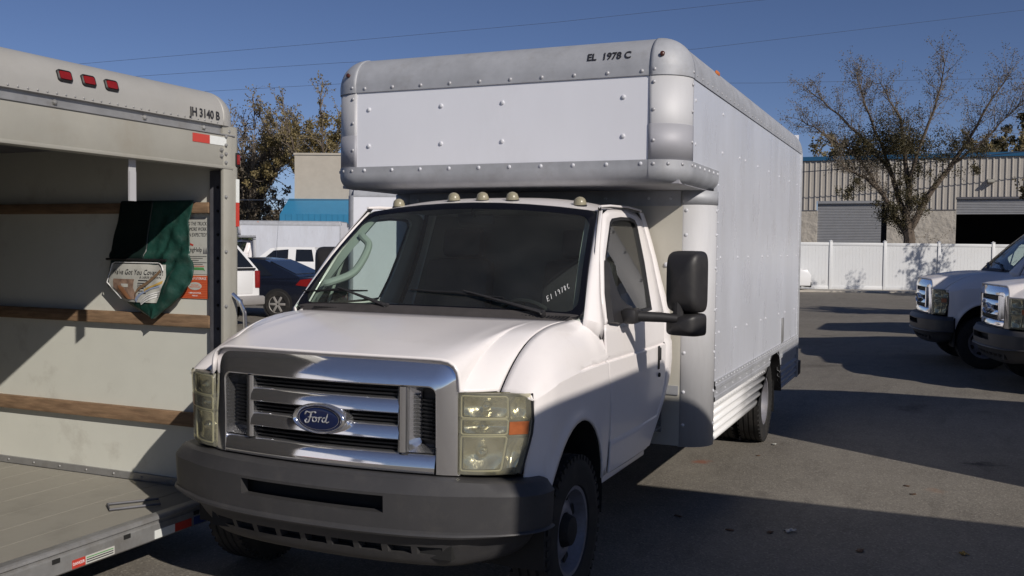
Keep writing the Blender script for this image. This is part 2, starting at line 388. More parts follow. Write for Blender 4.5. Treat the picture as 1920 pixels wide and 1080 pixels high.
# ------------------------------------------------------------------ cab shape functions (truck frame: x across, y rearwards, z up)
SX = [(.5, .972), (.6, .985), (.8, .999), (1.0, 1.003), (1.161, 1.001), (1.167, .985), (1.178, .990), (1.36, .980), (1.5, .935), (1.75, .868), (1.975, .802), (2.06, .775)]
def sx(z): return interp(z, SX)
def yF(x): return .05 + .065 * (x / .668) ** 2
def seamF(z): return interp(z, [(.55, 1.29), (.9, 1.275), (1.18, 1.222), (1.36, 1.215), (1.52, 1.30), (1.75, 1.455), (1.97, 1.69), (2.0, 1.72)])
def seamR(z): return interp(z, [(.55, 2.05), (.60, 2.085), (.70, 2.20), (.80, 2.305), (.90, 2.385), (1.0, 2.402), (1.18, 2.406), (1.36, 2.43), (1.55, 2.475), (1.72, 2.50), (1.95, 2.488), (2.0, 2.47)])
def cabR(z): return interp(z, [(.55, 2.17), (.70, 2.33), (.82, 2.46), (.95, 2.59), (1.05, 2.62), (1.75, 2.635), (1.95, 2.62), (2.05, 2.60)])
HF = [(0, .058, 1.2765), (.15, .061, 1.2765), (.30, .071, 1.2755), (.45, .085, 1.2745), (.55, .095, 1.273), (.595, .101, 1.2705), (.628, .105, 1.2635), (.656, .109, 1.2455), (.674, .112, 1.2165), (.6815, .114, 1.184), (.684, .112, 1.130), (.705, .140, 1.1295), (.74, .172, 1.129), (.775, .212, 1.128), (.800, .245, 1.127), (.807, .256, 1.118)]
def hood_pt(k, s):
    x0, y0, z0 = HF[k]
    xr = x0 * .813 / .807; yr = 1.074 - .085 * (1 - (xr / .813) ** 2); zr = 1.392 - .006 * (xr / .813) ** 2
    w = sstep((x0 - .58) / .12)
    gz_ = lerp(1 - (1 - s) ** 1.35, 1 - (1 - s) ** 3.0, w)
    x = lerp(x0, xr, s)
    z = lerp(z0, zr, gz_)
    z += .016 * math.exp(-((x0 - .575) / .045) ** 2) * math.sin(math.pi * min(1, s * 1.05)) # raised crease of the power dome
    z -= .012 * sstep((x0 - .74) / .07) * (1 - s) * 0
    return Vector((x, lerp(y0, yr, s), z))
ARC = (.78, .45, .40, .475)
def arch_z(y):
    q = 1 - ((y - ARC[0]) / ARC[2]) ** 2
    return ARC[1] + ARC[3] * math.sqrt(q) if q > 0 else 0
WS_B = lambda x: Vector((x, 1.058 + .035 * (x / .9) ** 2, 1.398))
WS_T = lambda x: Vector((x, 1.650 + .05 * (x / .76) ** 2, 2.018 - .040 * (x / .76) ** 2))
def ws_pt(u, v, off=0.0):
    "u -1..1 across, v 0..1 up"
    b = WS_B(u * .905); t = WS_T(u * .765); p = b.lerp(t, v)
    bul = .022 * math.sin(math.pi * v) + .02 * (1 - u * u)
    n = Vector((0, -.735, .678))
    return p + n * (bul + off)

def build_cab(R):
    P = M['paint']
    # ---- hood
    m = MB(); n = len(HF)
    cols = [(-1, k) for k in range(n - 1, 0, -1)] + [(1, k) for k in range(n)]
    ss = [0, .015, .04, .08, .13, .19, .26, .34, .43, .53, .64, .76, .88, 1.0]
    rows = []
    for s_ in ss:
        r = []
        for sg, k in cols:
            p = hood_pt(k, s_); r.append((sg * p.x, p.y, p.z))
        rows.append(r)
    m.grid(rows)
    hood = solid(m.build('hood', P, R, sharp=50), .012)
    # ---- fenders
    for sg in (1, -1):
        m = MB()
        yl = [.262, .285, .31, .34, .365, .384, .388, .395, .41, .43, .46, .50, .55, .60, .66, .72, .78, .84, .90, .96, 1.01, 1.06, 1.09, 1.12, 1.14, 1.155, 1.168, 1.176, 1.18, 1.19, 1.205, 1.225, 1.25, 1.268]
        rows = []
        last = len(HF) - 1
        for y in yl:
            s_ = (y - .256) / (1.074 - .256)
            if s_ <= 1: t = hood_pt(last, s_); xs_, zs_ = t.x + .006, t.z - .002
            else: xs_, zs_ = .819, 1.386
            e = sstep((y - 1.03) / .10); xs_ = lerp(xs_, .86, e); zs_ = lerp(zs_, 1.398, e)
            full = interp(y, [(.26, .957), (.30, .968), (.36, .985), (.45, .998), (.6, 1.0), (1.3, 1.0)])
            zsh = interp(y, [(.26, 1.095), (.35, 1.12), (.5, 1.155), (.8, 1.175), (1.3, 1.19)])
            Xs = full - .009
            r = []
            for k in range(11):
                a = math.pi / 2 * k / 10
                fl = .42 * sstep((y - .27) / .2)      # the shoulder is flatter than a quarter round
                tt = lerp(math.sin(a) ** .9, k / 10, fl); uu = lerp(math.cos(a) ** .9, 1 - k / 10, fl)
                r.append(Vector((xs_ + (Xs - xs_) * tt, y, zsh + (zs_ - zsh) * uu)))
            zl = .70 if y < .386 else (arch_z(y) if y < 1.178 else .557)
            zl = max(zl, .557)
            zz = [min(zsh - .012, 1.178), min(zsh - .013, 1.167)] + [lerp(min(zsh - .02, 1.161), zl, q / 12) for q in range(0, 13)]
            for z in zz:
                x = full + (sx(z) - 1.0)
                if z > 1.17: x = full - .009
                elif z > 1.163: x = full - .016
                if y < .45: x -= .04 * sstep((1.12 - z) / .36) * (1 - sstep((y - .27) / .16))
                d = math.hypot((y - ARC[0]) / ARC[2], (z - ARC[1]) / ARC[3]) - 1 if z > ARC[1] else abs(y - ARC[0]) / ARC[2] - 1
                x += .012 * math.exp(-((d - .01) / .085) ** 2) if d > -.02 else 0
                r.append(Vector((x, min(max(y, .296 + (y - .262) * .25), seamF(z) - .004), z)))
            rows.append([(sg * p.x, p.y, p.z) for p in r])
        m.grid(rows)
        f = solid(m.build('fender', P, R, sharp=40), .010)
        # liner of the wheel arch, plus an added dark plate standing in for shade
        m = MB()
        m.grid([[(sg * x, ARC[0] + (ARC[2] + .012) * math.cos(a), ARC[1] + (ARC[3] + .012) * math.sin(a)) for x in (.985, .55)] for a in [math.pi * k / 20 for k in range(-1, 22)]])
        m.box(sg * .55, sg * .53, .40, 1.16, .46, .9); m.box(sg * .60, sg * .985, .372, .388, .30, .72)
        m.build('arch_liner_shade_plate', M['under'], f)
    # ---- doors
    for sg in (1, -1):
        m = MB()
        zr = [1.362, 1.32, 1.26, 1.20, 1.178, 1.167, 1.161, 1.15, 1.10, 1.04, .98, .92, .86, .80, .74, .735, .725, .70, .66, .62, .59, .565, .557]
        rows = []
        for z in zr:
            a, b = seamF(z) + .004, seamR(z) - .004
            ww = []
            for u in [0, .006, .03, .15, .3, .45, .6, .75, .9, .97, .994, 1]:
                edge = .006 if u in (0, 1) else 0
                x = sx(z) + .008 * math.sin(math.pi * u) + (.006 if z < .73 else 0) - edge
                ww.append((sg * x, lerp(a, b, u), z))
            rows.append(ww)
        m.grid(rows)
        # window frame of the door
        o_ = [(1.222, 1.364), (1.305, 1.52), (1.46, 1.75), (1.69, 1.962), (1.80, 1.99), (2.0, 2.0), (2.2, 2.0), (2.40, 1.985), (2.482, 1.945), (2.498, 1.72), (2.47, 1.55), (2.427, 1.364), (2.2, 1.364), (1.9, 1.364), (1.6, 1.364), (1.4, 1.364)]
        w_ = [(1.275, 1.392), (1.355, 1.52), (1.515, 1.72), (1.765, 1.918), (1.82, 1.94), (2.0, 1.955), (2.2, 1.958), (2.285, 1.945), (2.312, 1.915), (2.262, 1.68), (2.215, 1.53), (2.155, 1.392), (2.1, 1.388), (1.9, 1.386), (1.6, 1.386), (1.4, 1.386)]
        def P3(p, off=0): return (sg * (sx(p[1]) + off), p[0], p[1])
        lp = list(range(len(o_))) + [0]
        cyw, czw = 1.9, 1.66
        def toward(p, k): return (lerp(p[0], cyw, k), lerp(p[1], czw, k))
        mid = [((a[0] + b[0]) / 2, (a[1] + b[1]) / 2) for a, b in zip(o_, w_)]
        m.grid([[P3(o_[i], -.004) for i in lp], [P3(mid[i], .004) for i in lp], [P3(w_[i], .002) for i in lp], [P3(toward(w_[i], .02), -.018) for i in lp]])
        door = solid(m.build('door', P, R, sharp=32), .012)
        m = MB()
        m.grid([[P3(w_[i], .005) for i in lp], [P3(toward(w_[i], .03), .006) for i in lp], [P3(toward(w_[i], .065), .003) for i in lp], [P3(toward(w_[i], .075), -.016) for i in lp]])
        m.build('window_seal', M['black'], door)
        m = MB(); inner = [toward(q, .06) for q in w_]
        m.poly([P3(q, -.010) for q in inner])
        gl = m.build('window', M['glass_side'], door, flat=True)
        m = MB()   # vent post and door inner panel
        m.tube([P3((1.50, 1.40), -.02), P3((1.56, 1.72), -.02)], .010, 6)
        rows = [[(sg * (sx(z) - .07), lerp(seamF(z), seamR(z), u), z) for u in (0.02, .5, .98)] for z in (1.36, 1.1, .8, .6)]
        m.grid(rows)
        m.build('door_trim', M['trim_in'], door)
        # handle
        m = MB()
        m.box(sg * 1.004, sg * 1.010, 2.190, 2.232, 1.02, 1.165, .003)
        h = m.build('handle_cup', M['black'], door)
        m = MB(); m.box(sg * 1.009, sg * 1.020, 2.193, 2.229, 1.075, 1.155, .005); m.build('handle', M['mirror'], h)
        m = MB(); m.lathe([(.014, 0), (.014, .012), (.010, .015), (.0005, .015)], (sg * 1.003, 2.215, .985), (sg, 0, 0), 12); m.build('lock', M['black'], door)
        # rear corner of the cab
        m = MB(); rows = []
        for z in [2.0, 1.97, 1.94, 1.9, 1.8, 1.7, 1.55, 1.36, 1.2, 1.178, 1.162, 1.05, .95, .9, .82, .76, .70, .65, .6, .557]:
            a, b = seamR(z) + .004, cabR(z)
            rows.append([(sg * (sx(z) - .006), a, z), (sg * sx(z), lerp(a, b, .08), z), (sg * sx(z), lerp(a, b, .6), z), (sg * (sx(z) - .012), lerp(a, b, .93), z), (sg * (sx(z) - .045), b, z), (sg * (sx(z) - .2), b + .002, z)])
        m.grid(rows); m.build('cab_corner', P, R)
        # door gaps: dark jambs set behind the seams
        m = MB()
        for fn, zz in ((seamF, [2.0, 1.9, 1.75, 1.6, 1.45, 1.36, 1.18, .9, .557]), (seamR, [2.0, 1.94, 1.72, 1.55, 1.36, 1.18, 1.0, .9, .8, .7, .6, .557])):
            m.grid([[(sg * (sx(z) - .022), fn(z) - .03, z), (sg * (sx(z) - .022), fn(z) + .03, z)] for z in zz])
        m.build('door_jamb', M['dark'], R)
        # rocker and pillar
        m = MB(); m.box(sg * .955, sg * .80, 1.18, 2.10, .50, .556, .01); m.build('rocker', M['paint'], R)
        m = MB(); rows = []
        for v in [0, .1, .25, .4, .55, .7, .85, 1.0]:
            a = ws_pt(1.0, v); z = lerp(1.362, 1.985, v); b = Vector((sx(z) - .002, seamF(z) - .004, z))
            a = Vector((a.x, a.y, a.z)); r = []
            for t in (0, .25, .5, .75, 1):
                q = a.lerp(b, t); q.x += .012 * math.sin(math.pi * t); q.y -= .010 * math.sin(math.pi * t); r.append((sg * q.x, q.y, q.z))
            rows.append(r)
        rows.insert(0, [(x * .985, y + .01, z - .09) for x, y, z in rows[0]])
        m.grid(rows); solid(m.build('windscreen_pillar', P, R), .01)
    # ---- roof
    m = MB(); rows = []
    us = [-1 + 2 * k / 28 for k in range(29)]
    for t in [0, .03, .08, .15, .25, .4, .6, .8, 1.0]:
        r = []
        for u in us:
            f = ws_pt(u, 1.0); yb = 2.61
            y = lerp(f.y, yb, t)
            zc = lerp(f.z, 2.080 - .085 * abs(u) ** 3.2, sstep(min(1, t * 2.2 + .02)) if t > 0 else 0)
            zc += .010 * math.sin(math.pi * min(1, t * 3)) if t < .34 else 0
            ze = lerp(f.z, 2.0, sstep(t * 5))
            z = lerp(zc, min(zc, ze), sstep((abs(u) - .90) / .10))
            x = u * lerp(.765, .785, sstep(t * 4))
            r.append((x, y, z))
        rows.append(r)
    m.grid(rows); roof = m.build('cab_roof', P, R, sharp=60)
    for sg in (1, -1):
        m = MB(); m.tube([(sg * .785, 1.70, 1.998), (sg * .796, 1.85, 2.006), (sg * .80, 2.2, 2.012), (sg * .798, 2.45, 2.002)], .004, 6); m.build('drip_rail', M['black'], roof)
        m = MB(); m.tube([(sg * .782, 1.70, 2.004), (sg * .790, 1.85, 2.014), (sg * .792, 2.2, 2.020), (sg * .790, 2.5, 2.010)], .010, 6); m.build('roof_gutter', P, roof)
    for x, y, z in ((0, 1.765, 2.055), (.199, 1.768, 2.054), (-.199, 1.768, 2.054), (.618, 1.812, 2.022), (-.618, 1.812, 2.022)):
        m = MB(); bm0 = [(.043, 0), (.043, .008), (.039, .012)]
        m.lathe(bm0, (x, y, z - .012), (0, -.12, 1), 16); b_ = m.build('marker_light', M['black'], roof)
        m = MB(); m.lathe([(.039, .0), (.038, .014), (.031, .034), (.016, .045), (.0005, .048)], (x, y, z), (0, -.12, 1), 16); m.build('lens', M['marker'], b_)
    # ---- windscreen
    m = MB(); nu, nv = 24, 14
    m.grid([[ws_pt(-1 + 2 * i / nu, j / nv) for i in range(nu + 1)] for j in range(nv + 1)])
    wsg = m.build('windscreen', M['glass'], R)
    # black border (rounded corners), 4 mm proud of the glass
    def loop(mu, mt, mb, r, off, n=10):
        pts = []
        for cx, cy, a0 in ((1 - mu - r, 1 - mt - r * 1.4, 0), (-(1 - mu - r), 1 - mt - r * 1.4, 90), (-(1 - mu - r), mb + r * 1.4, 180), (1 - mu - r, mb + r * 1.4, 270)):
            for k in range(n + 1):
                a = math.radians(a0 + 90 * k / n); pts.append((cx + r * math.cos(a), cy + 1.4 * r * math.sin(a)))
        # subdivide the long sides
        res = []
        for i, p in enumerate(pts):
            q = pts[(i + 1) % len(pts)]; res.append(p)
            if (i + 1) % (n + 1) == 0:
                for k in range(1, 8): res.append((lerp(p[0], q[0], k / 8), lerp(p[1], q[1], k / 8)))
        return [ws_pt(u, v, off) for u, v in res]
    A = loop(.004, .004, .0, .06, .004); B = loop(.036, .065, .04, .085, .004); C2 = loop(.039, .07, .043, .085, .0015)
    A0 = loop(.0, .0, -.002, .06, -.004)
    m = MB(); cl = lambda L: L + [L[0]]
    m.grid([cl(A0), cl(A), cl(B), cl(C2)]); m.build('windscreen_border', M['frit'], wsg)
    # hand-written number on the glass
    g_ = {'E': [[(.8, 1), (.05, 1), (0, 0), (.8, .05)], [(.02, .5), (.6, .55)]], '1': [[(.4, 0), (.45, 1)]], '9': [[(.7, .8), (.4, 1), (.1, .75), (.4, .5), (.7, .75), (.6, 0)]],
          '7': [[(.05, .95), (.75, 1), (.3, 0)]], '8': [[(.6, .9), (.3, 1), (.15, .75), (.6, .3), (.45, 0), (.15, .2), (.6, .75), (.6, .9)]], 'C': [[(.75, .85), (.4, 1), (.1, .5), (.35, 0), (.8, .1)]]}
    m = MB(); o = Vector((.640, 0, 0)); ax = 0
    for ch in 'E1 1978C':
        if ch in g_:
            for st in g_[ch]:
                pts = []
                for a, b in st:
                    wx = (ax + a * .75) * .0175; wz = b * .030
                    u = (.676 + wx * .86 - wz * .35) / .875; v = .115 + wx * .95 + wz * 1.25
                    pts.append(ws_pt(u, v, .004))
                m.tube(pts, .0016, 4)
        ax += 1.0 if ch != ' ' else .5
    m.build('handwritten_number', M['chalk'], wsg)
    # ---- cowl
    m = MB(); rows = []
    for t in (0, .15, .5, .85, 1.0):
        r = []
        for k in range(25):
            u = -1 + 2 * k / 24; x = u * .83
            a = Vector((x, 1.074 - .085 * (1 - u * u) - .002, 1.380)); b = ws_pt(u, .035, .002)
            q = a.lerp(b, t); q.z += .008 * math.sin(math.pi * t); r.append(q)
        rows.append(r)
    m.grid(rows); cowl = m.build('cowl', M['cowl'], R)
    m = MB()
    for k in range(26):
        x = .30 + .021 * k
        m.box(x, x + .008, 1.05 , 1.085, 1.406, 1.4105)
        m.box(-x * .9, -x * .9 + .008, 1.05, 1.085, 1.406, 1.4105)
    kind(m.build('vent_slats', M['black'], cowl, flat=True), 'stuff')
    # ---- wipers
    for (pv, el, b0, b1) in (((.69, 1.055, 1.425), (.199, .145), (-.135, .152), (.44, .115)), ((-.253, 1.055, 1.43), (-.625, .15), (-.90, .135), (-.42, .135))):
        pv = Vector(pv)
        el3 = ws_pt(el[0] / .88, el[1], .028); B0 = ws_pt(b0[0] / .89, b0[1], .014); B1 = ws_pt(b1[0] / .89, b1[1], .014)
        m = MB(); md = pv.lerp(el3, .45)
        m.tube([pv + Vector((0, 0, -.01)), pv + (el3 - pv) * .02, md, el3], [.019, .021, .015, .007], 8, flat=.55)
        m.lathe([(.016, -.02), (.016, .008), (.009, .012), (.0005, .012)], pv, (0, -.5, 1), 12)
        a_ = m.build('wiper', M['mirror'], R)
        m = MB(); m.tube([B0, B0.lerp(B1, .25), B0.lerp(B1, .5) + Vector((0, -.006, .006)), B0.lerp(B1, .75), B1], [.005, .007, .009, .007, .005], 6)
        m.build('wiper_blade', M['black'], a_)
    # ---- interior
    m = MB(); rows = []
    for y, z in ((1.10, 1.335), (1.18, 1.375), (1.30, 1.385), (1.38, 1.36), (1.41, 1.28), (1.42, .85)):
        rows.append([(x, y + .03 * abs(x / .85) ** 2, z + (.03 * math.exp(-((x - .42) / .2) ** 2) if .9 < z < 1.39 and y > 1.2 else 0)) for x in [-.86 + 1.72 * k / 20 for k in range(21)]])
    m.grid(rows); dash = m.build('dashboard', M['dash'], R)
    m = MB(); c = Vector((.42, 1.52, 1.30)); ax_ = Vector((0, .85, .55)).normalized(); uu = Vector((1, 0, 0)); wv = ax_.cross(uu)
    ring = [c + (uu * math.cos(2 * math.pi * k / 28) + wv * math.sin(2 * math.pi * k / 28)) * .195 for k in range(29)]
    m.tube(ring, .014, 8, cap=False)
    for a in (0, math.pi, 1.5 * math.pi): m.tube([c, c + (uu * math.cos(a) + wv * math.sin(a)) * .19], .014, 6)
    m.lathe([(.075, -.02), (.07, -.045), (.0005, -.05)], c, ax_, 16); m.tube([c, c + Vector((0, -.18, -.10))], .03, 8)
    m.build('steering_wheel', M['black'], R)
    for sg in (1, -1):
        m = MB(); x = sg * .44
        m.box(x - .26, x + .26, 1.78, 2.22, .90, 1.10, .05); m.obox(Matrix.Translation((x, 2.30, 1.36)) @ Matrix.Rotation(math.radians(-12), 4, 'X'), .50, .16, .66, .06)
        s_ = m.build('seat', M['seat'], R)
        m = MB(); m.obox(Matrix.Translation((x, 2.40, 1.79)) @ Matrix.Rotation(math.radians(-12), 4, 'X'), .30, .10, .20, .04); m.build('headrest', M['seat'], s_)
    m = MB(); m.prism([(-.93, .56), (.93, .56), (.93, 1.36), (.75, 1.98), (-.75, 1.98), (-.93, 1.36)], 'y', 2.575, 2.60); m.box(-.93, .93, 1.15, 2.574, .585, .60); m.build('cab_back_panel', M['headliner'], R)
    m = MB(); rows = []
    for t in (0, .1, .5, 1): rows.append([(u * .74, lerp(1.70, 2.57, t), 1.985 + .045 * (1 - u * u) - (.02 if t == 0 else 0)) for u in [-1 + k / 6 for k in range(13)]])
    m.grid(rows); m.build('headliner', M['headliner'], R)
    for sg in (1, -1):
        m = MB(); rows = []
        for v in (0.02, .3, .6, .97):
            a = ws_pt(1.0, v, -.03); z = lerp(1.37, 1.975, v); b = Vector((sx(z) - .05, seamF(z) + .02, z)); a.x -= .075
            rows.append([(sg * a.x, a.y, a.z), (sg * ((a.x + b.x) / 2 - .02), (a.y + b.y) / 2 + .02, z), (sg * b.x, b.y, b.z)])
        m.grid(rows); pil = m.build('pillar_trim', M['trim_in'], R)
    m = MB(); gp = []
    for v, d in ((.74, .0), (.66, .05), (.50, .075), (.36, .07), (.28, .0)):
        a = ws_pt(-.90, v, -.05); gp.append(a + Vector((d * 1.0, d * .9, -.0)))
    ctl = [ws_pt(-.93, .78, -.035), ws_pt(-.93, .76, -.04)] + gp + [ws_pt(-.93, .26, -.04), ws_pt(-.93, .24, -.035)]; sm = []
    for i in range(1, len(ctl) - 2):
        for t in (0, .2, .4, .6, .8):
            sm.append(.5 * ((2 * ctl[i]) + (ctl[i + 1] - ctl[i - 1]) * t + (2 * ctl[i - 1] - 5 * ctl[i] + 4 * ctl[i + 1] - ctl[i + 2]) * t * t + (3 * ctl[i] - ctl[i - 1] - 3 * ctl[i + 1] + ctl[i + 2]) * t ** 3))
    m.tube(sm, .024, 10); m.build('grab_handle', M['trim_in'], pil)
    m = MB(); m.obox(Matrix.Translation((-.02, 1.72, 1.93)) @ Matrix.Rotation(.15, 4, 'X'), .24, .03, .065, .012); m.tube([(-.02, 1.70, 1.95), (-.02, 1.66, 1.99)], .008, 6); m.build('rear_view_mirror', M['black'], R)

def build_front(R):
    # ---- grille
    m = MB(); inx, inz, r0 = .574, 1.142, .035
    path = []
    path.append((-inx, .760, -.676, .757)); path.append((-inx, .95, -.677, .95)); path.append((-inx, inz - r0, -.677, 1.17))
    for k in range(1, 9):
        a = math.radians(180 - 90 * k / 9); b = math.radians(180 - 90 * k / 9)
        path.append((-inx + r0 + r0 * math.cos(a), inz - r0 + r0 * math.sin(a), -.677 + .085 + .085 * math.cos(b), 1.266 - .085 + .085 * math.sin(b)))
    for k in range(0, 11):
        x = lerp(-inx + r0, inx - r0, k / 10); path.append((x, inz, lerp(-.592, .592, k / 10), 1.268 + .004 * (1 - (k / 5 - 1) ** 2)))
    path += [(-a, b, -c, d) for a, b, c, d in path[2::-1]] if False else []
    left = path[:11]
    path += [(-a, b, -c, d) for a, b, c, d in left[::-1]]
    rows = []
    for a, b, c, d in path:
        r = []
        for t, dy in ((0, .055), (0.0, .002), (.02, -.008), (.07, -.014), (.20, -.0115), (.36, -.007), (.52, .000), (.72, .010), (.88, .020), (.96, .027), (1.0, .038)):
            x = lerp(a, c, t); z = lerp(b, d, t)
            flat_ = .55 if d < 1.1 else 1.0
            r.append((x, yF(x) + dy * flat_, z))
        rows.append(r)
    m.grid(rows); G = m.build('grille', M['chrome'], R, sharp=28)
    def bar(z0, z1, x0=-.405, x1=.405, name='grille_bar', depth=.05, bulge=.012, tilt=0.0):
        m = MB(); rows = []
        sec = [(.05, z0), (.002, z0), (-.010, z0 + .005), (-.013, lerp(z0, z1, .12)), (-.0105, lerp(z0, z1, .35)), (-.006, lerp(z0, z1, .60)), (-.001, lerp(z0, z1, .80)), (.004, lerp(z0, z1, .90)), (.020, z1), (.05, z1)]
        for dy, z in sec: rows.append([(lerp(x0, x1, k / 16), yF(lerp(x0, x1, k / 16)) + dy, z) for k in range(17)])
        m.grid(rows); return m.build(name, M['chrome'], G, sharp=40)
    bar(1.018, 1.090); bar(.900, .970)
    bar(.757, .848, -.5735, .5735, 'grille_lower_bar', bulge=.006)
    for sg in (1, -1):   # uprights
        m = MB(); rows = []
        for z in (.8485, .95, 1.1415):
            rows.append([(sg * x, yF(x) + dy, z) for x, dy in ((.396, .06), (.396, .0), (.402, -.006), (.412, -.010), (.424, -.010), (.436, -.006), (.440, 0), (.446, .012))])
        m.grid(rows); m.build('grille_upright', M['chrome'], G, sharp=30)
        # side bay: chrome throat, black louvres
        m = MB(); x0, x1, z0, z1 = .446, .573, .8495, 1.1405; d = .07
        fr = [(x0, z0), (x1, z0), (x1, z1), (x0, z1)]; bk = [(x0 + .030, z0 + .03), (x1 - .012, z0 + .03), (x1 - .012, z1 - .03), (x0 + .030, z1 - .03)]
        m.grid([[(sg * a, yF(a) + .008, b) for a, b in fr + fr[:1]], [(sg * a, yF(a) + d, b) for a, b in bk + bk[:1]]])
        m.build('grille_bay', M['chrome'], G, flat=True)
        m = MB()
        m.poly([(sg * a, yF(x1) + d - .004, b) for a, b in bk])
        for k in range(11):
            z = lerp(z0 + .055, z1 - .06, k / 10); m.box(sg * (x0 + .045), sg * (x1 - .032), yF(.5) + d - .030, yF(.5) + d - .004, z - .003, z + .003)
        kind(m.build('louvres', M['grille_black'], G, flat=True), 'stuff')
    m = MB()
    for z0, z1 in ((1.088, 1.143), (.968, 1.020), (.846, .902)):
        m.grid([[(x, yF(x) + .062, z) for x in [-.41 + .82 * k / 12 for k in range(13)]] for z in (z0, z1)])
        for q in (.3, .62):
            z = lerp(z0, z1, q); m.grid([[(x, yF(x) + dy, z + dz) for x in [-.40 + .80 * k / 12 for k in range(13)]] for dy, dz in ((.05, -.004), (.022, -.005), (.022, .002), (.05, .004))])
    kind(m.build('grille_mesh', M['grille_black'], G), 'stuff')
    m = MB()
    for sgz in ((1.066, 1.072), (1.138, 1.143)): pass
    # ---- oval emblem
    ec = (.012, 0, .974); a_, b_ = .148, .070
    def oval(k, rad, dy): t = 2 * math.pi * k / 40; return (ec[0] + a_ * rad * math.cos(t), yF(0) + dy, ec[2] + b_ * rad * math.sin(t) * (1 if rad > .9 else 1))
    m = MB(); m.grid([[oval(k, r, d) for k in range(40)] for r, d in ((1.0, .03), (1.0, -.022), (.97, -.036), (.90, -.042), (.82, -.036), (.795, -.026))], close=True)
    em = m.build('emblem', M['chrome'], G, sharp=50)
    m = MB(); m.grid([[oval(k, r, d) for k in range(40)] for r, d in ((.80, -.0255), (.74, -.029), (.5, -.031), (.01, -.032))], close=True); m.build('emblem_field', M['blue'], em)
    m = MB(); m.grid([[oval(k, r, d) for k in range(40)] for r, d in ((.745, -.0275), (.74, -.0305), (.725, -.0305), (.72, -.0275))], close=True); m.build('emblem_ring', M['chrome'], em)
    # script lettering
    m = MB()
    def st(pts, r=.0035):
        P_ = []
        for i in range(len(pts) - 1):
            p0 = pts[max(i - 1, 0)]; p1 = pts[i]; p2 = pts[i + 1]; p3 = pts[min(i + 2, len(pts) - 1)]
            for t in (0, .25, .5, .75):
                P_.append([.5 * ((2 * p1[q]) + (-p0[q] + p2[q]) * t + (2 * p0[q] - 5 * p1[q] + 4 * p2[q] - p3[q]) * t * t + (-p0[q] + 3 * p1[q] - 3 * p2[q] + p3[q]) * t ** 3) for q in (0, 1)])
        P_.append(pts[-1])
        rr = [r * (.55 + .75 * abs(math.sin(i * .55))) for i in range(len(P_))]
        m.tube([(ec[0] + x * .84, yF(0) - .033, ec[2] + z * .84) for x, z in P_], [q * .72 for q in rr], 6)
    st([(-.088, .018), (-.076, .034), (-.052, .030), (-.028, .036), (-.016, .030)], .0045)
    st([(-.046, .030), (-.054, .004), (-.064, -.020), (-.080, -.026), (-.086, -.014), (-.076, -.008)], .0045)
    st([(-.068, .004), (-.050, .006), (-.036, .006)], .003)
    st([(-.022, .008), (-.036, .002), (-.036, -.014), (-.024, -.018), (-.012, -.008), (-.018, .006), (-.006, .004), (.004, .006)])
    st([(.006, .010), (.004, -.006), (-.001, -.018)]); st([(.003, -.004), (.012, .008), (.022, .008)])
    st([(.044, .008), (.030, .004), (.024, -.010), (.034, -.018), (.046, -.006), (.054, .012), (.060, .030)])
    st([(.056, .018), (.048, -.006), (.052, -.018), (.068, -.012)])
    m.build('emblem_script', M['script'], em)
    # ---- bumper
    half = [(0, -.058), (.10, -.057), (.20, -.053), (.30, -.046), (.385, -.036), (.46, -.024), (.5225, -.012), (.60, .007), (.6375, .018), (.72, .048), (.80, .086), (.87, .115), (.93, .148), (.975, .182), (1.010, .225), (1.030, .270), (1.038, .315), (1.036, .36)]
    edges = sorted(set([k * .145 + s * .0575 for k in range(0, 5) for s in (-1, 1) if k * .145 + s * .0575 > 0]))
    xsn = sorted(set([round(x, 4) for x in [0, .13, .29, .385, .46] + edges + [.72, .80, .87, .93]]))
    def py(x): return interp(x, half)
    plan = [(x, py(x)) for x in xsn if x < .95] + [h for h in half if h[0] >= .97]
    plan = [(-x, y) for x, y in plan[:0:-1]] + plan
    nrm = []
    for i in range(len(plan)):
        a = Vector(plan[max(i - 1, 0)]); b = Vector(plan[min(i + 1, len(plan) - 1)]); t = (b - a).normalized(); nrm.append(Vector((-t.y, t.x)))
    sec = [(.16, .752), (.075, .752), (.050, .749), (.034, .743), (.006, .694), (0, .686), (.001, .673), (.004, .598), (.007, .555), (.009, .528), (-.003, .519), (-.006, .509), (.001, .499), (.044, .490), (.050, .478), (.056, .455), (.066, .440), (.082, .402), (.096, .375), (.112, .352), (.135, .338), (.22, .345)]
    m = MB(); rows = []
    for d, z in sec:
        r = []
        for (x, y), n_ in zip(plan, nrm):
            zz = z
            if z > .7: zz = z - .012 * sstep((abs(x) - .6) / .4)
            if z < .56: zz = z + .055 * sstep((abs(x) - .70) / .36) * sstep((.55 - z) / .12)
            lim = d if z > .5 else d * (1 + .3 * sstep((abs(x) - .60) / .3))
            r.append((x + n_.x * lim, y + n_.y * lim, zz))
        rows.append(r)
    def hole(i, j):
        xa, xb = plan[j][0], plan[j + 1][0]; xm = (xa + xb) / 2
        za, zb = sec[i][1], sec[i + 1][1]
        if abs(xm) < .385 and za <= .674 and zb >= .597: return True
        if .40 < zb and za < .442 and abs(xm) < .64 and abs(((xm + .0725 + 10 * .145) % .145) - .0725) < .057: return True
        return False
    ni, nj = len(sec) - 1, len(plan) - 1
    m.grid(rows, mask=lambda i, j: not hole(i, j))
    H = lambda i, j: 0 <= i < ni and 0 <= j < nj and hole(i, j)
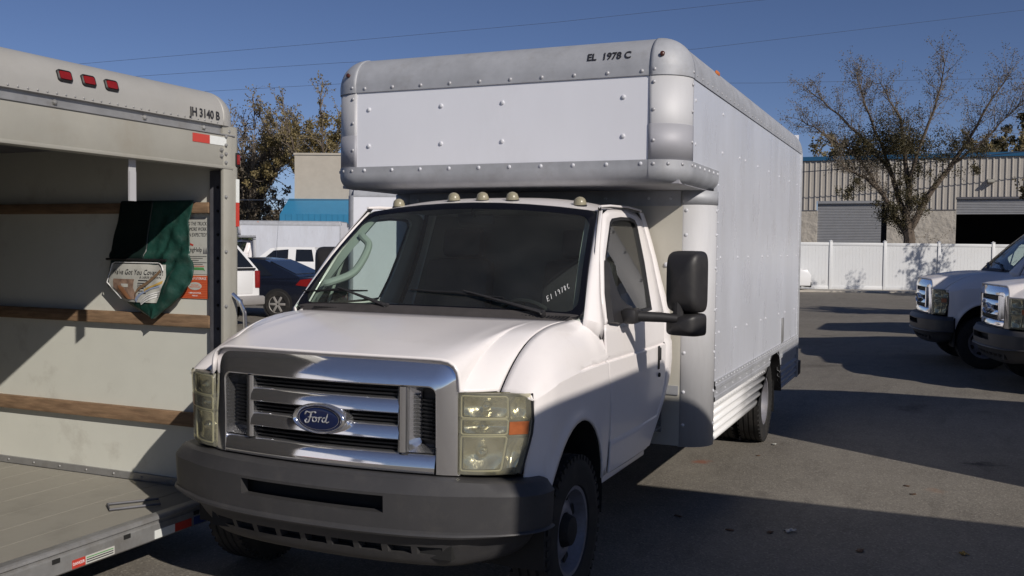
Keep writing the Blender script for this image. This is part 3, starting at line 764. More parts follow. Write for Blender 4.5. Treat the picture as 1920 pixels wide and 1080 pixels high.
    for i in range(ni):
        for j in range(nj):
            if not H(i, j): continue
            c = [Vector(rows[i][j]), Vector(rows[i][j + 1]), Vector(rows[i + 1][j + 1]), Vector(rows[i + 1][j])]
            for (p, q, nb) in ((c[0], c[1], (i - 1, j)), (c[1], c[2], (i, j + 1)), (c[2], c[3], (i + 1, j)), (c[3], c[0], (i, j - 1))):
                if not H(*nb): m.poly([p, q, q + Vector((0, .05, 0)), p + Vector((0, .05, 0))])
    B = m.build('bumper', M['bumper'], R, sharp=34)
    m = MB(); m.box(-.42, .42, .06, .20, .57, .70); m.box(-.66, .66, .09, .22, .385, .47); m.build('bumper_recess', M['under'], B)
    m = MB(); m.box(-.655, .655, .185, .20, .62, 1.15); m.box(-.86, .86, .345, .36, .62, 1.08); m.build('front_shutter', M['under'], R)
    # ---- headlights
    for sg in (1, -1):
        def hp(u, v, d=0.0):
            "u 0 inner..1 outer, v 0 bottom..1 top, d depth inwards"
            zo = lerp(.762, 1.121, v); zi = lerp(.760, 1.126, v)
            xo = interp(zo, [(.76, .915), (.80, .926), (.93, .952), (1.0, .958), (1.12, .956)]); yo = interp(zo, [(.76, .250), (.93, .285), (1.0, .288), (1.12, .275)])
            x = lerp(.673, xo, u); y = lerp(.118, yo, u ** 1.75); z = lerp(zi, zo, u)
            nx, ny = lerp(.10, .75, u ** 2), -lerp(.99, .66, u ** 2)
            return (sg * (x - nx * d), y - ny * d, z)
        us = [0, .02, .1, .2, .3, .4, .5, .6, .68, .76, .84, .9, .95, .985, 1]; vs = [0, .02, .1, .2, .35, .5, .65, .8, .9, .98, 1]
        m = MB()
        rows = []
        for v in vs: rows.append([hp(u, v, .014 if (u in (0, 1) or v in (0, 1)) else 0) for u in us])
        m.grid(rows); L = m.build('headlight', M['foggy'], R, sharp=60)
        m = MB()
        m.grid([[hp(u, v, .062 + .0 * u) for u in us] for v in vs])
        for v0 in (.49, .685): m.grid([[hp(u, v0 + dv, d) for u in us[1:-2]] for dv, d in ((-.014, .06), (-.012, .005), (.012, .005), (.014, .06))])
        ring = [hp(u, .006, .02) for u in us] + [hp(1, v, .02) for v in vs[1:]] + [hp(u, .994, .02) for u in us[::-1][1:]] + [hp(.002, v, .02) for v in vs[::-1][1:]]
        ring2 = [hp(u, .006, .07) for u in us] + [hp(1, v, .07) for v in vs[1:]] + [hp(u, .994, .07) for u in us[::-1][1:]] + [hp(.002, v, .07) for v in vs[::-1][1:]]
        m.grid([ring, ring2]); m.build('headlight_housing', M['lampback'], L)
        for (u0, u1, v0, v1) in ((.045, .70, .70, .965), (.045, .70, .50, .685), (.045, .70, .06, .475)):
            lp_ = []
            for cu, cv, a0 in ((u1 - .04, v1 - .03, 0), (u0 + .04, v1 - .03, 90), (u0 + .04, v0 + .03, 180), (u1 - .04, v0 + .03, 270)):
                for k in range(5): a = math.radians(a0 + 22.5 * k); lp_.append((cu + .04 * math.cos(a), cv + .03 * math.sin(a)))
            full_ = []
            for k in range(len(lp_)):
                a, b = lp_[k], lp_[(k + 1) % len(lp_)]
                for t in (0, .25, .5, .75): full_.append((lerp(a[0], b[0], t), lerp(a[1], b[1], t)))
            full_.append(full_[0]); m = MB(); m.tube([hp(u, v, .006) for u, v in full_], .0045, 5, cap=False); m.build('cell_rim', M['lamprim'], L)
        m = MB()
        for (u0, u1, v0, v1) in ((.06, .69, .71, .955), (.06, .69, .51, .675), (.06, .69, .07, .465), (.74, .95, .08, .44), (.74, .95, .70, .95)):
            rows = []
            for i in range(9):
                v = lerp(v0, v1, i / 8); rows.append([hp(lerp(u0, u1, j / 10), v, .058 - .030 * (min(1, ((i / 4 - 1) ** 2 + (j / 5 - 1) ** 2)) ** 1.0)) for j in range(11)])
            m.grid(rows)
        m.build('reflector', M['reflector'], L)
        m = MB()
        for (u, v, rr) in ((.36, .26, .024), (.36, .59, .018), (.40, .83, .020)):
            p = Vector(hp(u, v, .045)); m.dome(p, (sg * .1, -1, 0), rr, .028, 12)
        m.build('bulb_shield', M['reflector'], L)
        m = MB(); m.grid([[hp(u, v, -.002) for u in (.72, .80, .88, .955)] for v in (.50, .58, .66)]); m.build('side_marker', M['amber'], L)
        m = MB(); k0 = [hp(u, v, -.001) for u, v in ((.74, .46), (.95, .49))]; k1 = [hp(u, v, -.001) for u, v in ((.80, .02), (.96, .02))]
        # dark surround between lamp and fender
        m.grid([[hp(1.0, v, .010) for v in vs], [hp(1.025, v, .006) for v in vs], [hp(1.03, v, .05) for v in vs]]); m.build('headlight_gasket', M['black'], L)
    # ---- door mirrors
    for sg in (1, -1):
        MX, MY = (1.309, 1.60) if sg > 0 else (-1.185, 1.84)
        m = MB()
        sail = [(1.262, 1.368), (1.40, 1.352), (1.64, 1.378), (1.685, 1.435), (1.60, 1.45), (1.52, 1.49), (1.482, 1.56), (1.472, 1.70), (1.44, 1.66), (1.345, 1.525)]
        A = [(sg * (sx(z) + .006), y, z) for y, z in sail]; B_ = [(sg * (sx(z) + .034), lerp(y, 1.48, .06), lerp(z, 1.47, .06)) for y, z in sail]
        m.grid([A + A[:1], B_ + B_[:1]]); m.poly(B_)
        mir = m.build('door_mirror', M['mirror'], R, sharp=40)
        m = MB(); m.obox(Matrix.Translation((sg * 1.04, 1.50, 1.395)), .09, .14, .085, .025); m.build('mirror_bracket', M['mirror'], mir)
        m = MB(); m.tube([(sg * 1.04, 1.49, 1.395), (lerp(sg * 1.04, MX, .6), lerp(1.49, MY - .02, .6), 1.390), (MX - sg * .03, MY - .035, 1.384)], [.030, .027, .025], 12); m.tube([(MX - sg * .03, MY - .01, 1.33), (MX - sg * .03, MY - .01, 1.55)], .030, 10); m.build('mirror_arm', M['mirror'], mir)
        def shell(zc, hz, hx, name):
            m = MB(); rows = []
            for t, dy in ((1.0, .05), (1.0, .0), (.985, -.030), (.94, -.055), (.84, -.078), (.62, -.096), (.3, -.106), (.01, -.108)):
                r = []
                for k in range(40):
                    a = 2 * math.pi * k / 40; ca, sa = math.cos(a), math.sin(a); e = .32
                    px = hx * t * math.copysign(abs(ca) ** e, ca); pz = hz * t * math.copysign(abs(sa) ** e, sa)
                    r.append((px, dy, pz))
                rows.append(r)
            m.grid(rows, close=True)
            m.poly([(hx * .98 * math.copysign(abs(math.cos(2 * math.pi * k / 40)) ** .32, math.cos(2 * math.pi * k / 40)), .048, hz * .98 * math.copysign(abs(math.sin(2 * math.pi * k / 40)) ** .32, math.sin(2 * math.pi * k / 40))) for k in range(40)])
            for v in m.bm.verts:
                a = math.radians(-14) * sg
                x, y = v.co.x, v.co.y
                v.co = Vector((x * math.cos(a) - y * math.sin(a) + MX, x * math.sin(a) + y * math.cos(a) + MY + .05, v.co.z + zc))
            return m.build(name, M['mirror'], mir, sharp=50)
        shell(1.585, .171, .102, 'mirror_housing'); shell(1.349, .064, .098, 'wide_angle_mirror')
# ------------------------------------------------------------------ wheels
def tyre_wheel(parent, cx, cy, cz, sg, r=.375, w=.21, rimr=.215, dish=.05, name='wheel', holes=8, rim='rim'):
    "axis along x, outer face towards sg"
    m = MB(); h = w / 2
    prof = [(rimr, -h * .75), (rimr + .012, -h * .92), (r - .07, -h), (r - .03, -h * .97), (r - .008, -h * .84)]
    for k in range(4):
        a = -h * .80 + k * h * .44
        prof += [(r, a), (r, a + h * .30), (r - .009, a + h * .32), (r - .009, a + h * .40)]
    prof = prof[:-2] + [(r - .008, h * .84), (r - .03, h * .97), (r - .07, h), (rimr + .012, h * .92), (rimr, h * .75)]
    m.lathe([(q, sg * t) for q, t in prof], (cx, cy, cz), (1, 0, 0), 48)
    m2 = m
    for k in range(48):
        a = 2 * math.pi * k / 48
        for s_ in (-1, 1):
            ca, sa = math.cos(a + .03 * s_), math.sin(a + .03 * s_)
            m.obox(Matrix.Translation((cx + s_ * h * .86, cy + (r - .018) * ca, cz + (r - .018) * sa)) @ Matrix.Rotation(a, 4, 'X'), h * .22, .034, .026)
    t = m.build(name, M['rubber'], parent, sharp=30)
    m = MB()
    xo = cx + sg * h * .72
    pr = [(rimr + .008, 0), (rimr + .006, .012), (rimr - .012, .010), (rimr - .02, -.02), (rimr - .035, -.055), (.165, -.060), (.155, -dish), (.120, -dish + .02), (.100, -dish + .026), (.086, -dish + .022), (.084, -dish - .01)]
    m.lathe([(a, b) for a, b in pr], (xo, cy, cz), (sg, 0, 0), 40)
    rr = m.build('rim', M[rim] if rim in M else M['rim'], t, sharp=35)
    m = MB(); m.lathe([(.083, -dish - .02), (.080, -dish + .035), (.070, -dish + .06), (.05, -dish + .068), (.0005, -dish + .07)], (xo, cy, cz), (sg, 0, 0), 24); m.build('hub', M['rubber'], rr)
    m = MB()
    for k in range(holes):
        a = 2 * math.pi * (k + .5) / holes; c = Vector((xo + sg * (-.052), cy + .172 * math.cos(a), cz + .172 * math.sin(a)))
        m.lathe([(.032, .006), (.030, .008), (.0005, .008)], c, (sg, 0, 0), 12)
    kind(m.build('wheel_holes', M['under'], rr), 'stuff')
    return t

# ------------------------------------------------------------------ the cargo box of the attic truck
BW, BR_, YF, YB, YR, ZT, ZB = 1.217, .204, 1.907, 2.855, 7.02, 2.813, 2.283
def build_box(R):
    A = M['alu']
    # white panels
    m = MB(); m.box(-(BW - BR_) - .004, BW - BR_ + .004, YF + .006, YF + .03, ZB - .02, ZT + .02); fp = m.build('front_panel', M['panel'], R)
    for sg in (1, -1):
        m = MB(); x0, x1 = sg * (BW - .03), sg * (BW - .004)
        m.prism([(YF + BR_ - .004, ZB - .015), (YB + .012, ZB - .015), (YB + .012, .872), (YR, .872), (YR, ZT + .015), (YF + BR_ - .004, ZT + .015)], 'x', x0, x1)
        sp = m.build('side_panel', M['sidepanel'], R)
        # raised rivets on the panel
        m = MB()
        for y, z in ((2.19, 2.66), (2.20, 2.40), (3.0, 2.68), (3.0, 2.42), (3.62, 2.44), (3.85, 2.44), (4.4, 2.44), (4.95, 2.44), (5.55, 2.44), (6.2, 2.44), (6.75, 2.44),
                     (3.0, 1.71), (3.62, 1.71), (4.05, 1.71), (4.7, 1.71), (5.0, 1.71), (5.75, 1.71), (6.2, 1.71), (6.85, 1.71), (3.0, 1.20), (3.6, 1.19), (4.05, 1.18), (4.7, 1.175), (4.95, 1.175), (5.7, 1.17), (6.1, 1.165), (6.75, 1.16)):
            m.dome((sg * (BW - .004), y, z), (sg, 0, 0), .0115, .006, 10)
        kind(m.build('panel_rivets', M['rivet_white'], sp), 'stuff')
    rv0 = None
    for x, z in ((-.91, 2.665), (-.37, 2.665), (.06, 2.665), (.845, 2.66), (-.91, 2.425), (-.37, 2.425), (.06, 2.425), (.845, 2.43)):
        if rv0 is None:
            m = MB(); m.lathe([(.015, 0), (.0140, .004), (.010, .008), (.005, .0098), (.0005, .010)], (0, 0, 0), (0, -1, 0), 12)
            rv0 = m.build('rivet', M['rivet_white'], fp); o = rv0
        else:
            o = rv0.copy(); COL.objects.link(o)
        o.location = (x, YF + .006, z)
    # sections: (inward distance, z) of the top rail and of the lower trim
    top = [(0.0, ZT - .035), (-.003, ZT - .033), (-.003, ZT + .02)] + [(BR_ - (BR_ + .003) * math.cos(math.radians(a)), ZT + .01 + (BR_ - .004) * math.sin(math.radians(a))) for a in range(6, 91, 7)] + [(BR_ + .02, ZT + BR_ + .006)]
    bot = [(0.004, ZB + .006), (-.003, ZB + .004), (-.003, ZB - .040)] + [(.085 - .088 * math.cos(math.radians(a)), ZB - .045 - .088 * math.sin(math.radians(a))) for a in range(0, 91, 10)] + [(.22, ZB - .133)]
    cx, cy = BW - BR_, YF + BR_
    def straight_front(sec, x0, x1, ex=0): return [[(x, YF + d - ex, z) for d, z in sec] for x in (x0, x1)]
    def corner(sec, sg, ex=0, a0=-2, a1=92, n=14):
        rows = []
        for k in range(n + 1):
            a = math.radians(lerp(a0, a1, k / n)); rows.append([(sg * (cx + max(.004, BR_ - d + ex) * math.sin(a)), cy - max(.004, BR_ - d + ex) * math.cos(a), z + (ex if z > 2.9 else (-ex if z < 2.25 else 0))) for d, z in sec])
        return rows
    m = MB(); m.grid(straight_front(top, -cx, cx)); fr = m.build('front_rail', A, R)
    m = MB(); m.grid(straight_front(bot, -cx, cx)); lr = m.build('front_lower_rail', A, R)
    for sg in (1, -1):
        m = MB(); rows = corner(top, sg, .004); m.grid(rows); c = solid(m.build('corner_cap', A, R, sharp=50), .006)
        m = MB(); p = Vector((sg * (cx + .30 * BR_), cy - .93 * BR_, ZT + .085)); nn = Vector((sg * .3, -.9, .35)).normalized()
        m.lathe([(.014, -.012), (.014, .003), (.011, .006), (.0005, .008)], p + nn * .010, nn, 14); m.build('corner_marker_light', M['dark_amber'], c)
        m = MB(); m.grid(corner(bot, sg, .003)); m.build('lower_corner_cap', A, R, sharp=50)
        # column between the caps
        m = MB(); m.grid([[(sg * (cx + BR_ * math.sin(a)), cy - BR_ * math.cos(a), z) for a in [math.radians(-3 + 96 * k / 16) for k in range(17)]] for z in (ZB + .004, ZT - .032)])
        col = solid(m.build('front_column', M['alu_shiny'], R), .006)
        m = MB(); m.grid([[(sg * (cx + (BR_ + .002) * math.sin(a)), cy - (BR_ + .002) * math.cos(a), z) for a in [math.radians(-3 + 96 * k / 16) for k in range(17)]] for z in (ZB + .006, ZB + .215)])
        solid(m.build('column_patch', M['alu_patch'], col), .004)
        # side rails
        m = MB(); m.grid([[(sg * (BW - d), y, z) for d, z in top] for y in (cy + .002, YR - .03)])
        rr = []
        for k in range(9):
            a = math.radians(90 * k / 8); rr.append([(sg * (BW - d - .14 * (1 - math.cos(a)) * 0), YR - .03 + .09 * math.sin(a), z if z < ZT else ZT + (z - ZT) * math.cos(a) ** .8 + 0) for d, z in top])
        m.grid(rr); sr = m.build('side_rail', A, R, sharp=45)
        m = MB(); m.box(sg * 1.150, sg * 1.165, 2.90, 3.0, 2.925, 2.95, .006); sm = m.build('side_marker_light', M['orange_mark'], sr)
        sm.location = (sg * .022, 0, .014)
        m = MB(); m.grid([[(sg * (BW - d), y, z) for d, z in bot] for y in (cy + .002, YB + .012)]); m.grid([[(sg * (BW - d), YB + .012, z) for d, z in bot], [(sg * (BW - .22), YB + .012, z) for d, z in bot]])
        m.build('lower_rail', A, R)
        # lower column at the bulkhead and its collar
        r2 = .190; c2x, c2y = BW - r2, YB
        ang = [math.radians(-2 + 93 * k / 16) for k in range(17)]
        m = MB(); m.grid([[(sg * (c2x + r2 * math.sin(a)), c2y - r2 * math.cos(a), z) for a in ang] for z in (.455, 2.13)]); lc = solid(m.build('rear_column', M['alu_shiny'], R), .006)
        m = MB(); m.grid([[(sg * (c2x + (r2 + .004) * math.sin(a)), c2y - (r2 + .004) * math.cos(a), z) for a in ang] for z in (2.06, 2.15)]); solid(m.build('column_collar', A, lc), .005)
        m = MB(); m.grid([[(sg * (c2x + r * math.sin(a)), c2y - r * math.cos(a), .455) for a in ang] for r in (r2 - .002, .02)]); m.build('column_foot', M['under'], lc)
        m = MB()
        for z in (.60, .82, 1.08, 1.36, 1.64, 1.86, 2.02):
            for a in (8, 84):
                a = math.radians(a); m.dome((sg * (c2x + r2 * math.sin(a)), c2y - r2 * math.cos(a), z), (sg * math.sin(a), -math.cos(a), 0), .012, .007, 8)
        kind(m.build('rivets', M['rivet_white'], lc), 'stuff')
        m = MB()
        for z in (2.40, 2.58, 2.74):
            for a in (5, 85):
                a = math.radians(a); m.dome((sg * (cx + (BR_ + .002) * math.sin(a)), cy - (BR_ + .002) * math.cos(a), z), (sg * math.sin(a), -math.cos(a), 0), .011, .007, 8)
        for a in (6, 30, 56, 84):
            a = math.radians(a); m.dome((sg * (cx + (BR_ + .006) * math.sin(a)), cy - (BR_ + .006) * math.cos(a), ZB - .02), (sg * math.sin(a), -math.cos(a), 0), .011, .007, 8)
            if a < .2 or a > 1.3: m.dome((sg * (cx + (BR_ + .006) * math.sin(a)), cy - (BR_ + .006) * math.cos(a), ZT + .0), (sg * math.sin(a), -math.cos(a), 0), .011, .007, 8)
        kind(m.build('rivets', M['rivet'], col), 'stuff')
        m = MB()
        for k in range(34):
            y = cy + .08 + k * (YR - cy - .16) / 33; m.dome((sg * (BW + .003), y, ZT - .006), (sg, 0, 0), .0085, .005, 8)
        kind(m.build('rivets', M['rivet'], sr), 'stuff')
        m = MB()
        for k in range(6): m.dome((sg * (BW + .003), cy + .06 + k * .13, ZB - .02), (sg, 0, 0), .011, .007, 8)
        for k in range(16): m.dome((sg * (BW - .004), YB + .035, .95 + k * .083), (sg, 0, 0), .0075, .005, 8)
        for k in range(24): m.dome((sg * (BW - .004), YR - .025, .95 + k * .078), (sg, 0, 0), .0075, .005, 8)
        kind(m.build('edge_rivets', M['rivet_white'], R), 'stuff')
        # lower side rails and the ribbed skirt, cut round the rear wheel
        def yend(z): return interp(z, [(.46, 4.60), (.52, 4.74), (.82, 5.30)])
        def ybeg(z): return interp(z, [(.42, 5.90), (.51, 5.86), (.79, 5.72), (.82, 5.60)])
        m = MB(); s1 = [(0.004, .880), (-.006, .878), (-.006, .852), (-.012, .845), (-.012, .825), (-.004, .820), (.02, .818)]
        m.grid([[(sg * (BW - d), y, z) for d, z in s1] for y in (YB, YR)]); b1 = m.build('sill_rail', A, R, sharp=25)
        s2 = [(.012, .8165), (-.002, .815), (-.002, .775), (-.008, .770), (-.008, .742), (.0, .738), (.012, .735)]
        m = MB(); m.grid([[(sg * (BW - d), y0 if y0 else yend(z), z) for d, z in s2] for y0 in (YB, 0)]); m.grid([[(sg * (BW - d), y0 if y0 else ybeg(z), z) for d, z in s2] for y0 in (0, YR)]); b2 = m.build('lower_sill_rail', A, R, sharp=25)
        s3 = [(.016, .7345), (.006, .733), (.006, .690), (.022, .684), (.022, .664), (.0, .655), (.0, .646), (.022, .636), (.022, .610), (.0, .600), (.0, .590), (.022, .580), (.022, .555), (.0, .545), (.0, .535), (.022, .525), (.022, .500), (.008, .492), (.008, .470), (.03, .468)]
        m = MB(); m.grid([[(sg * (BW - d), y0 if y0 else yend(z), z) for d, z in s3] for y0 in (YB, 0)]); sk = solid(m.build('ribbed_skirt', M['carwhite'], R, sharp=25), .006)
        m = MB(); m.grid([[(sg * (BW - d), y0 if y0 else ybeg(z - .04), z - .04 * sstep((.74 - z) / .1)) for d, z in s3] for y0 in (0, YR)]); m.build('rear_skirt', A, R, sharp=25)
        m = MB(); ap = [(4.60, .46), (4.74, .52), (5.05, .67), (5.30, .80), (5.40, .826), (5.52, .832), (5.64, .818), (5.72, .785), (5.80, .66), (5.865, .51), (5.90, .42)]
        m.grid([[(sg * (BW + .004), y, z) for y, z in ap], [(sg * (BW + .004), y + .02 * (1 if k > 5 else -1), z + .018) for k, (y, z) in enumerate(ap)], [(sg * (BW - .05), y, z - .004) for y, z in ap][::1]][:2]); m.grid([[(sg * (BW + .004), y, z) for y, z in ap], [(sg * (BW - .12), y, z) for y, z in ap]]); m.build('arch_trim', M['black'], R)
        m = MB()
        for k in range(40): m.dome((sg * (BW + .006), YB + .05 + k * (YR - YB - .1) / 39, .866), (sg, 0, 0), .007, .005, 8)
        for k in range(9): m.dome((sg * (BW + .002), YB + .08 + k * .28, .795), (sg, 0, 0), .007, .005, 8)
        for k in range(22): m.dome((sg * (BW - .006), YB + .05 + k * .098, .712), (sg, 0, 0), .0065, .005, 6)
        kind(m.build('rivets', M['rivet_white'], b1), 'stuff')
        # hatch strip over the rear wheel
        m = MB(); m.box(sg * (BW - .006), sg * (BW + .008), 5.88, 5.98, .885, 1.12, .006); m.build('hatch_strip', M['steel'], R)
        m = MB(); m.box(sg * (BW - .05), sg * (BW + .010), YR + .002, YR + .05, .42, ZT - .02, .012); m.build('rear_post', A, R)
        m = MB(); m.box(sg * .9, sg * (BW + .01), YR + .052, YR + .26, .43, .58, .01); m.build('step_bumper', M['black'], R)
    m = MB()
    for k in range(10): m.dome((-cx + .075 + k * (2 * cx - .13) / 9, YF - .003, ZT - .008), (0, -1, 0), .012, .008, 8)
    kind(m.build('rivets', M['rivet'], fr), 'stuff')
    m = MB()
    for k in range(10): m.dome((-cx + .075 + k * (2 * cx - .13) / 9, YF - .003, ZB - .018), (0, -1, 0), .012, .008, 8)
    kind(m.build('rivets', M['rivet_white'], lr), 'stuff')
    m = MB(); m.box(-BW + .2, BW - .2, YF + .2, YR, 2.99, 3.018); m.build('box_roof', A, R)
    m = MB(); m.box(-BW + .05, BW - .05, YF + .09, YB, ZB - .131, ZB - .11); m.build('attic_floor', M['alu_patch'], R)
    m = MB(); m.box(-(BW - .188), BW - .188, YB - .19, YB - .16, .46, 2.152); bk = m.build('bulkhead', M['bulkhead'], R)
    m = MB(); m.box(-(BW - .20), BW - .20, YB - .198, YB - .191, 2.05, 2.148); m.build('bulkhead_band', M['alu'], bk); m = MB(); m.box(-1.02, 1.02, YB - .198, YB - .191, .80, .86); m.build('bulkhead_band', M['alu'], bk)
    m = MB()
    for x in (-.95, -.5, 0, .5, .8, .95): m.dome((x, YB - .198, 2.10), (0, -1, 0), .011, .007, 8)
    for z in (.83, 1.66): m.dome((.925, YB - .198 if z < 1 else YB - .19, z), (0, -1, 0), .018, .012, 10)
    kind(m.build('rivets', M['rivet_white'], bk), 'stuff')
    m = MB(); m.box(-BW + .03, BW - .03, YR - .02, YR, .86, 2.98); m.build('rear_door', M['panel'], R)
    # chassis
    m = MB()
    for x in (-.42, .42): m.box(x - .04, x + .04, .5, 6.9, .50, .66)
    for y in (1.4, 2.6, 3.8, 5.0, 6.4): m.box(-.42, .42, y, y + .08, .52, .60)
    m.box(-1.15, 1.15, YB, YR, .80, .84); ch = m.build('chassis', M['under'], R)
    m = MB(); m.tube([(-.9, 5.50, .375), (.9, 5.50, .375)], .055, 12); m.dome((0, 5.44, .375), (0, -1, 0), .17, .1, 12); m.tube([(-.8, .80, .36), (.8, .80, .36)], .05, 10)
    m.box(.50, .90, 3.2, 4.2, .40, .72, .05); m.build('axle', M['rust'], R)
    m = MB(); m.tube([(.98, 5.0, .36), (1.02, 4.98, .345)], .022, 10); m.build('exhaust_tip', M['steel'], R)
    for sg in (1, -1):
        tyre_wheel(R, sg * .885, .79, .375, sg, w=.20)
        tyre_wheel(R, sg * 1.045, 5.50, .377, sg, w=.205, dish=.09)
        tyre_wheel(R, sg * .80, 5.50, .377, sg, w=.205, dish=.09)
        m = MB(); m.box(sg * .68, sg * 1.16, 5.86, 5.875, .22, .75); m.build('mudflap', M['under'], R)

truck = thing('box_truck', 'large white box truck marked EL 1978 C, facing the camera with a chrome grille', 'truck', group='white box trucks in the lot')
build_cab(truck); build_front(truck); build_box(truck)
index_children()
# row of look-alike trucks on the right, copied before the lettering goes on
def neighbour(x, y, rz, z, label):
    c = copy_tree(truck); c.location = (x, y, z); c.rotation_euler = (0, 0, rz); c['label'] = label; return c
neighbour(2.26, 12.60, -1.405, .10, 'white cab truck on the right, farther one, parked before the white fence')
neighbour(3.11, 10.02, -1.389, .10, 'white cab truck cut off by the right edge, nearer the camera')
a = math.radians(24); zc = ZT + .01 + BR_ * math.sin(a); yc = YF + BR_ - (BR_ + .006) * math.cos(a)
text('unit_number', 'EL  1978 C', .066, M['ink'], truck, (.612, yc, zc), (1, 0, .0), (0, math.sin(a), math.cos(a)), sx=.92, bold=.0016)
# ------------------------------------------------------------------ the open truck on the left (its length runs along -x, rear opening faces +x)
XO = -1.25
def build_open_truck():
    R = thing('box_truck', 'open cargo box marked JH 3140 B with wooden slats on its inner wall', 'truck', (XO, -.19, 0), group='white box trucks in the lot')
    OX, OY = XO, -.19
    def B(m, *a, **k): return m.build(*a, **k)
    def adj(o): o.location = (o.location.x - OX, o.location.y - OY, o.location.z); return o
    YN, YFR, XB = -1.41, 1.03, -9.0
    m = MB(); m.box(XB, -1.345, .982, 1.026, .19, 2.56); wall = adj(m.build('side_wall', M['inner'], R))
    m = MB(); m.box(XB, -1.345, YN, YN + .045, .19, 2.56); adj(m.build('side_wall', M['bounce_dark'], R))
    m = MB(); m.box(XB, -1.345, YN - .012, YN - .002, .17, 2.50); adj(m.build('outer_skin', M['panel'], R))
    m = MB(); m.box(XB, XB + .05, YN + .05, .98, .19, 2.56); adj(m.build('front_wall', M['bounce_dark'], R)); m = MB(); m.box(XB + .06, -1.40, YN + .05, .975, 2.552, 2.564); adj(m.build('ceiling_panel', M['bounce_dark'], R))
    m = MB(); m.box(XB, -1.40, YN + .02, 1.01, 2.565, 2.60); adj(m.build('roof', M['cap'], R))
    m = MB()
    for k in range(9): m.box(-1.36 - .26 * k - .25, -1.36 - .26 * k, YN + .14, .86, 2.34, 2.365, .004)
    kind(adj(m.build('rolled_door', M['track'], R)), 'stuff')
    # slats, each a board
    for z0, z1, x1 in ((1.948, 2.013, -1.42), (1.259, 1.334, -1.415), (.650, .737, -1.40)):
        m = MB(); m.box(-8.9, x1, .942, .981, z0, z1, .006)
        bm_ = m.bm
        o = adj(m.build('wood_slat', M['wood'], R))
    m = MB(); m.box(XB + .06, -1.36, .966, .981, .275, .318); kp = adj(m.build('kick_plate', M['steel'], R))
    m = MB()
    for k in range(16): m.dome((-1.5 - .235 * k, .966, .297), (0, -1, 0), .009, .006, 8)
    kind(adj(m.build('bolts', M['steel'], R)), 'stuff')
    # floor planks laid across the bed
    x = -1.335; k = 0
    base = None
    while x > -8.9:
        w = .243
        if base is None:
            m = MB(); m.box(-w + .0035, -.0035, YN + .06, .963, .20, .272); base = m.build('floor_plank', M['deck'], R); o = base
        else:
            o = base.copy(); COL.objects.link(o)
        o.location = (x - OX, -OY, random.uniform(-.0005, .0005)); x -= w
    m = MB(); m.box(XB, -1.34, YN, 1.02, .155, .192); adj(m.build('subfloor', M['under'], R))
    m = MB(); m.box(XB, -1.336, YN + .055, .964, .194, .2694); adj(m.build('joint_filler', M['under'], R))
    # rear sill
    m = MB(); rows = []
    for dx, z in ((-.085, .262), (-.085, .285), (-.045, .300), (.01, .302), (.022, .296), (.026, .282), (.012, .272), (.012, .262), (.020, .255), (.020, .178), (.008, .168), (-.06, .166)):
        rows.append([(XO + dx, y, z) for y in (YN, -.9, -.3, .3, .85)])
    m.grid(rows); sill = adj(m.build('rear_sill', M['steel'], R, sharp=25))
    m = MB()
    for y in (-.89, -.34, .105, .62): m.box(XO + .0205, XO + .0245, y - .022, y + .022, .236, .258)
    kind(adj(m.build('sill_slots', M['under'], R)), 'stuff')
    m = MB(); m.box(XO + .0205, XO + .0225, -.245, -.165, .180, .222); dl = adj(m.build('danger_label', M['redtape'], R))
    m = MB(); m.box(XO + .0205, XO + .0225, -.1645, .02, .180, .222); dl2 = adj(m.build('warning_label', M['paper'], R))
    adj(text('danger_text', 'DANGER', .021, M['chalk'], R, (XO + .0228, -.243, .201), (0, 1, 0), (0, 0, 1), sx=.85))
    for z, c in ((.212, 'greenprint'), (.201, 'ink'), (.190, 'ink')):
        m = MB(); m.box(XO + .0226, XO + .0230, -.158, .012, z - .0025, z + .0025); adj(m.build('label_line', M[c], R))
    m = MB(); m.box(XO + .0205, XO + .023, .30, .45, .180, .225); adj(m.build('reflective_tape', M['whitetape'], R))
    m = MB(); m.box(XO + .0205, XO + .023, .451, .58, .180, .225); adj(m.build('reflective_tape', M['redtape'], R))
    m = MB(); m.box(XO + .0205, XO + .023, .60, .72, .180, .225); adj(m.build('reflective_tape', M['tapeblue'], R))
    # header over the opening
    m = MB(); m.box(XO - .085, XO, YN + .05, .958, 2.205, 2.406, .006)
    m.box(XO - .085, XO + .006, YN + .05, .958, 2.203, 2.222, .003); hd = adj(m.build('header', M['header'], R))
    m = MB(); m.box(XO - .10, XO - .012, YN + .03, 1.0, 2.404, 2.458); m.box(XO - .012, XO + .008, YN + .05, .975, 2.398, 2.404); adj(m.build('rain_gutter', M['steel'], R))
    m = MB()
    for y in (-.85, -.30, .27, .72, .93): m.dome((XO - .012, y, 2.425), (1, 0, -.3), .014, .018, 8)
    for y, z in ((.855, 2.31), (.855, 2.275)): m.dome((XO, y, z), (1, 0, 0), .012, .018, 8)
    kind(adj(m.build('bolts', M['steel'], R)), 'stuff')
    m = MB(); m.box(XO + .0005, XO + .003, .620, .758, 2.336, 2.384); adj(m.build('reflective_tape', M['redtape'], R))
    m = MB(); m.box(XO + .0005, XO + .003, .759, .900, 2.336, 2.384); adj(m.build('reflective_tape', M['whitetape'], R))
    # rounded roof cap
    rc = .15; zc = 2.505
    sec = [(.02, 2.452), (-.012, 2.452), (-.012, 2.49)] + [(rc - (rc + .012) * math.cos(math.radians(a)), zc + rc * math.sin(math.radians(a))) for a in range(5, 91, 8)]
    m = MB(); m.grid([[(XO - d, y, z) for d, z in sec] for y in (YN + .05, .86)]); adj(m.build('roof_cap', M['cap'], R))
    m = MB(); cy_ = .862; rr = .17
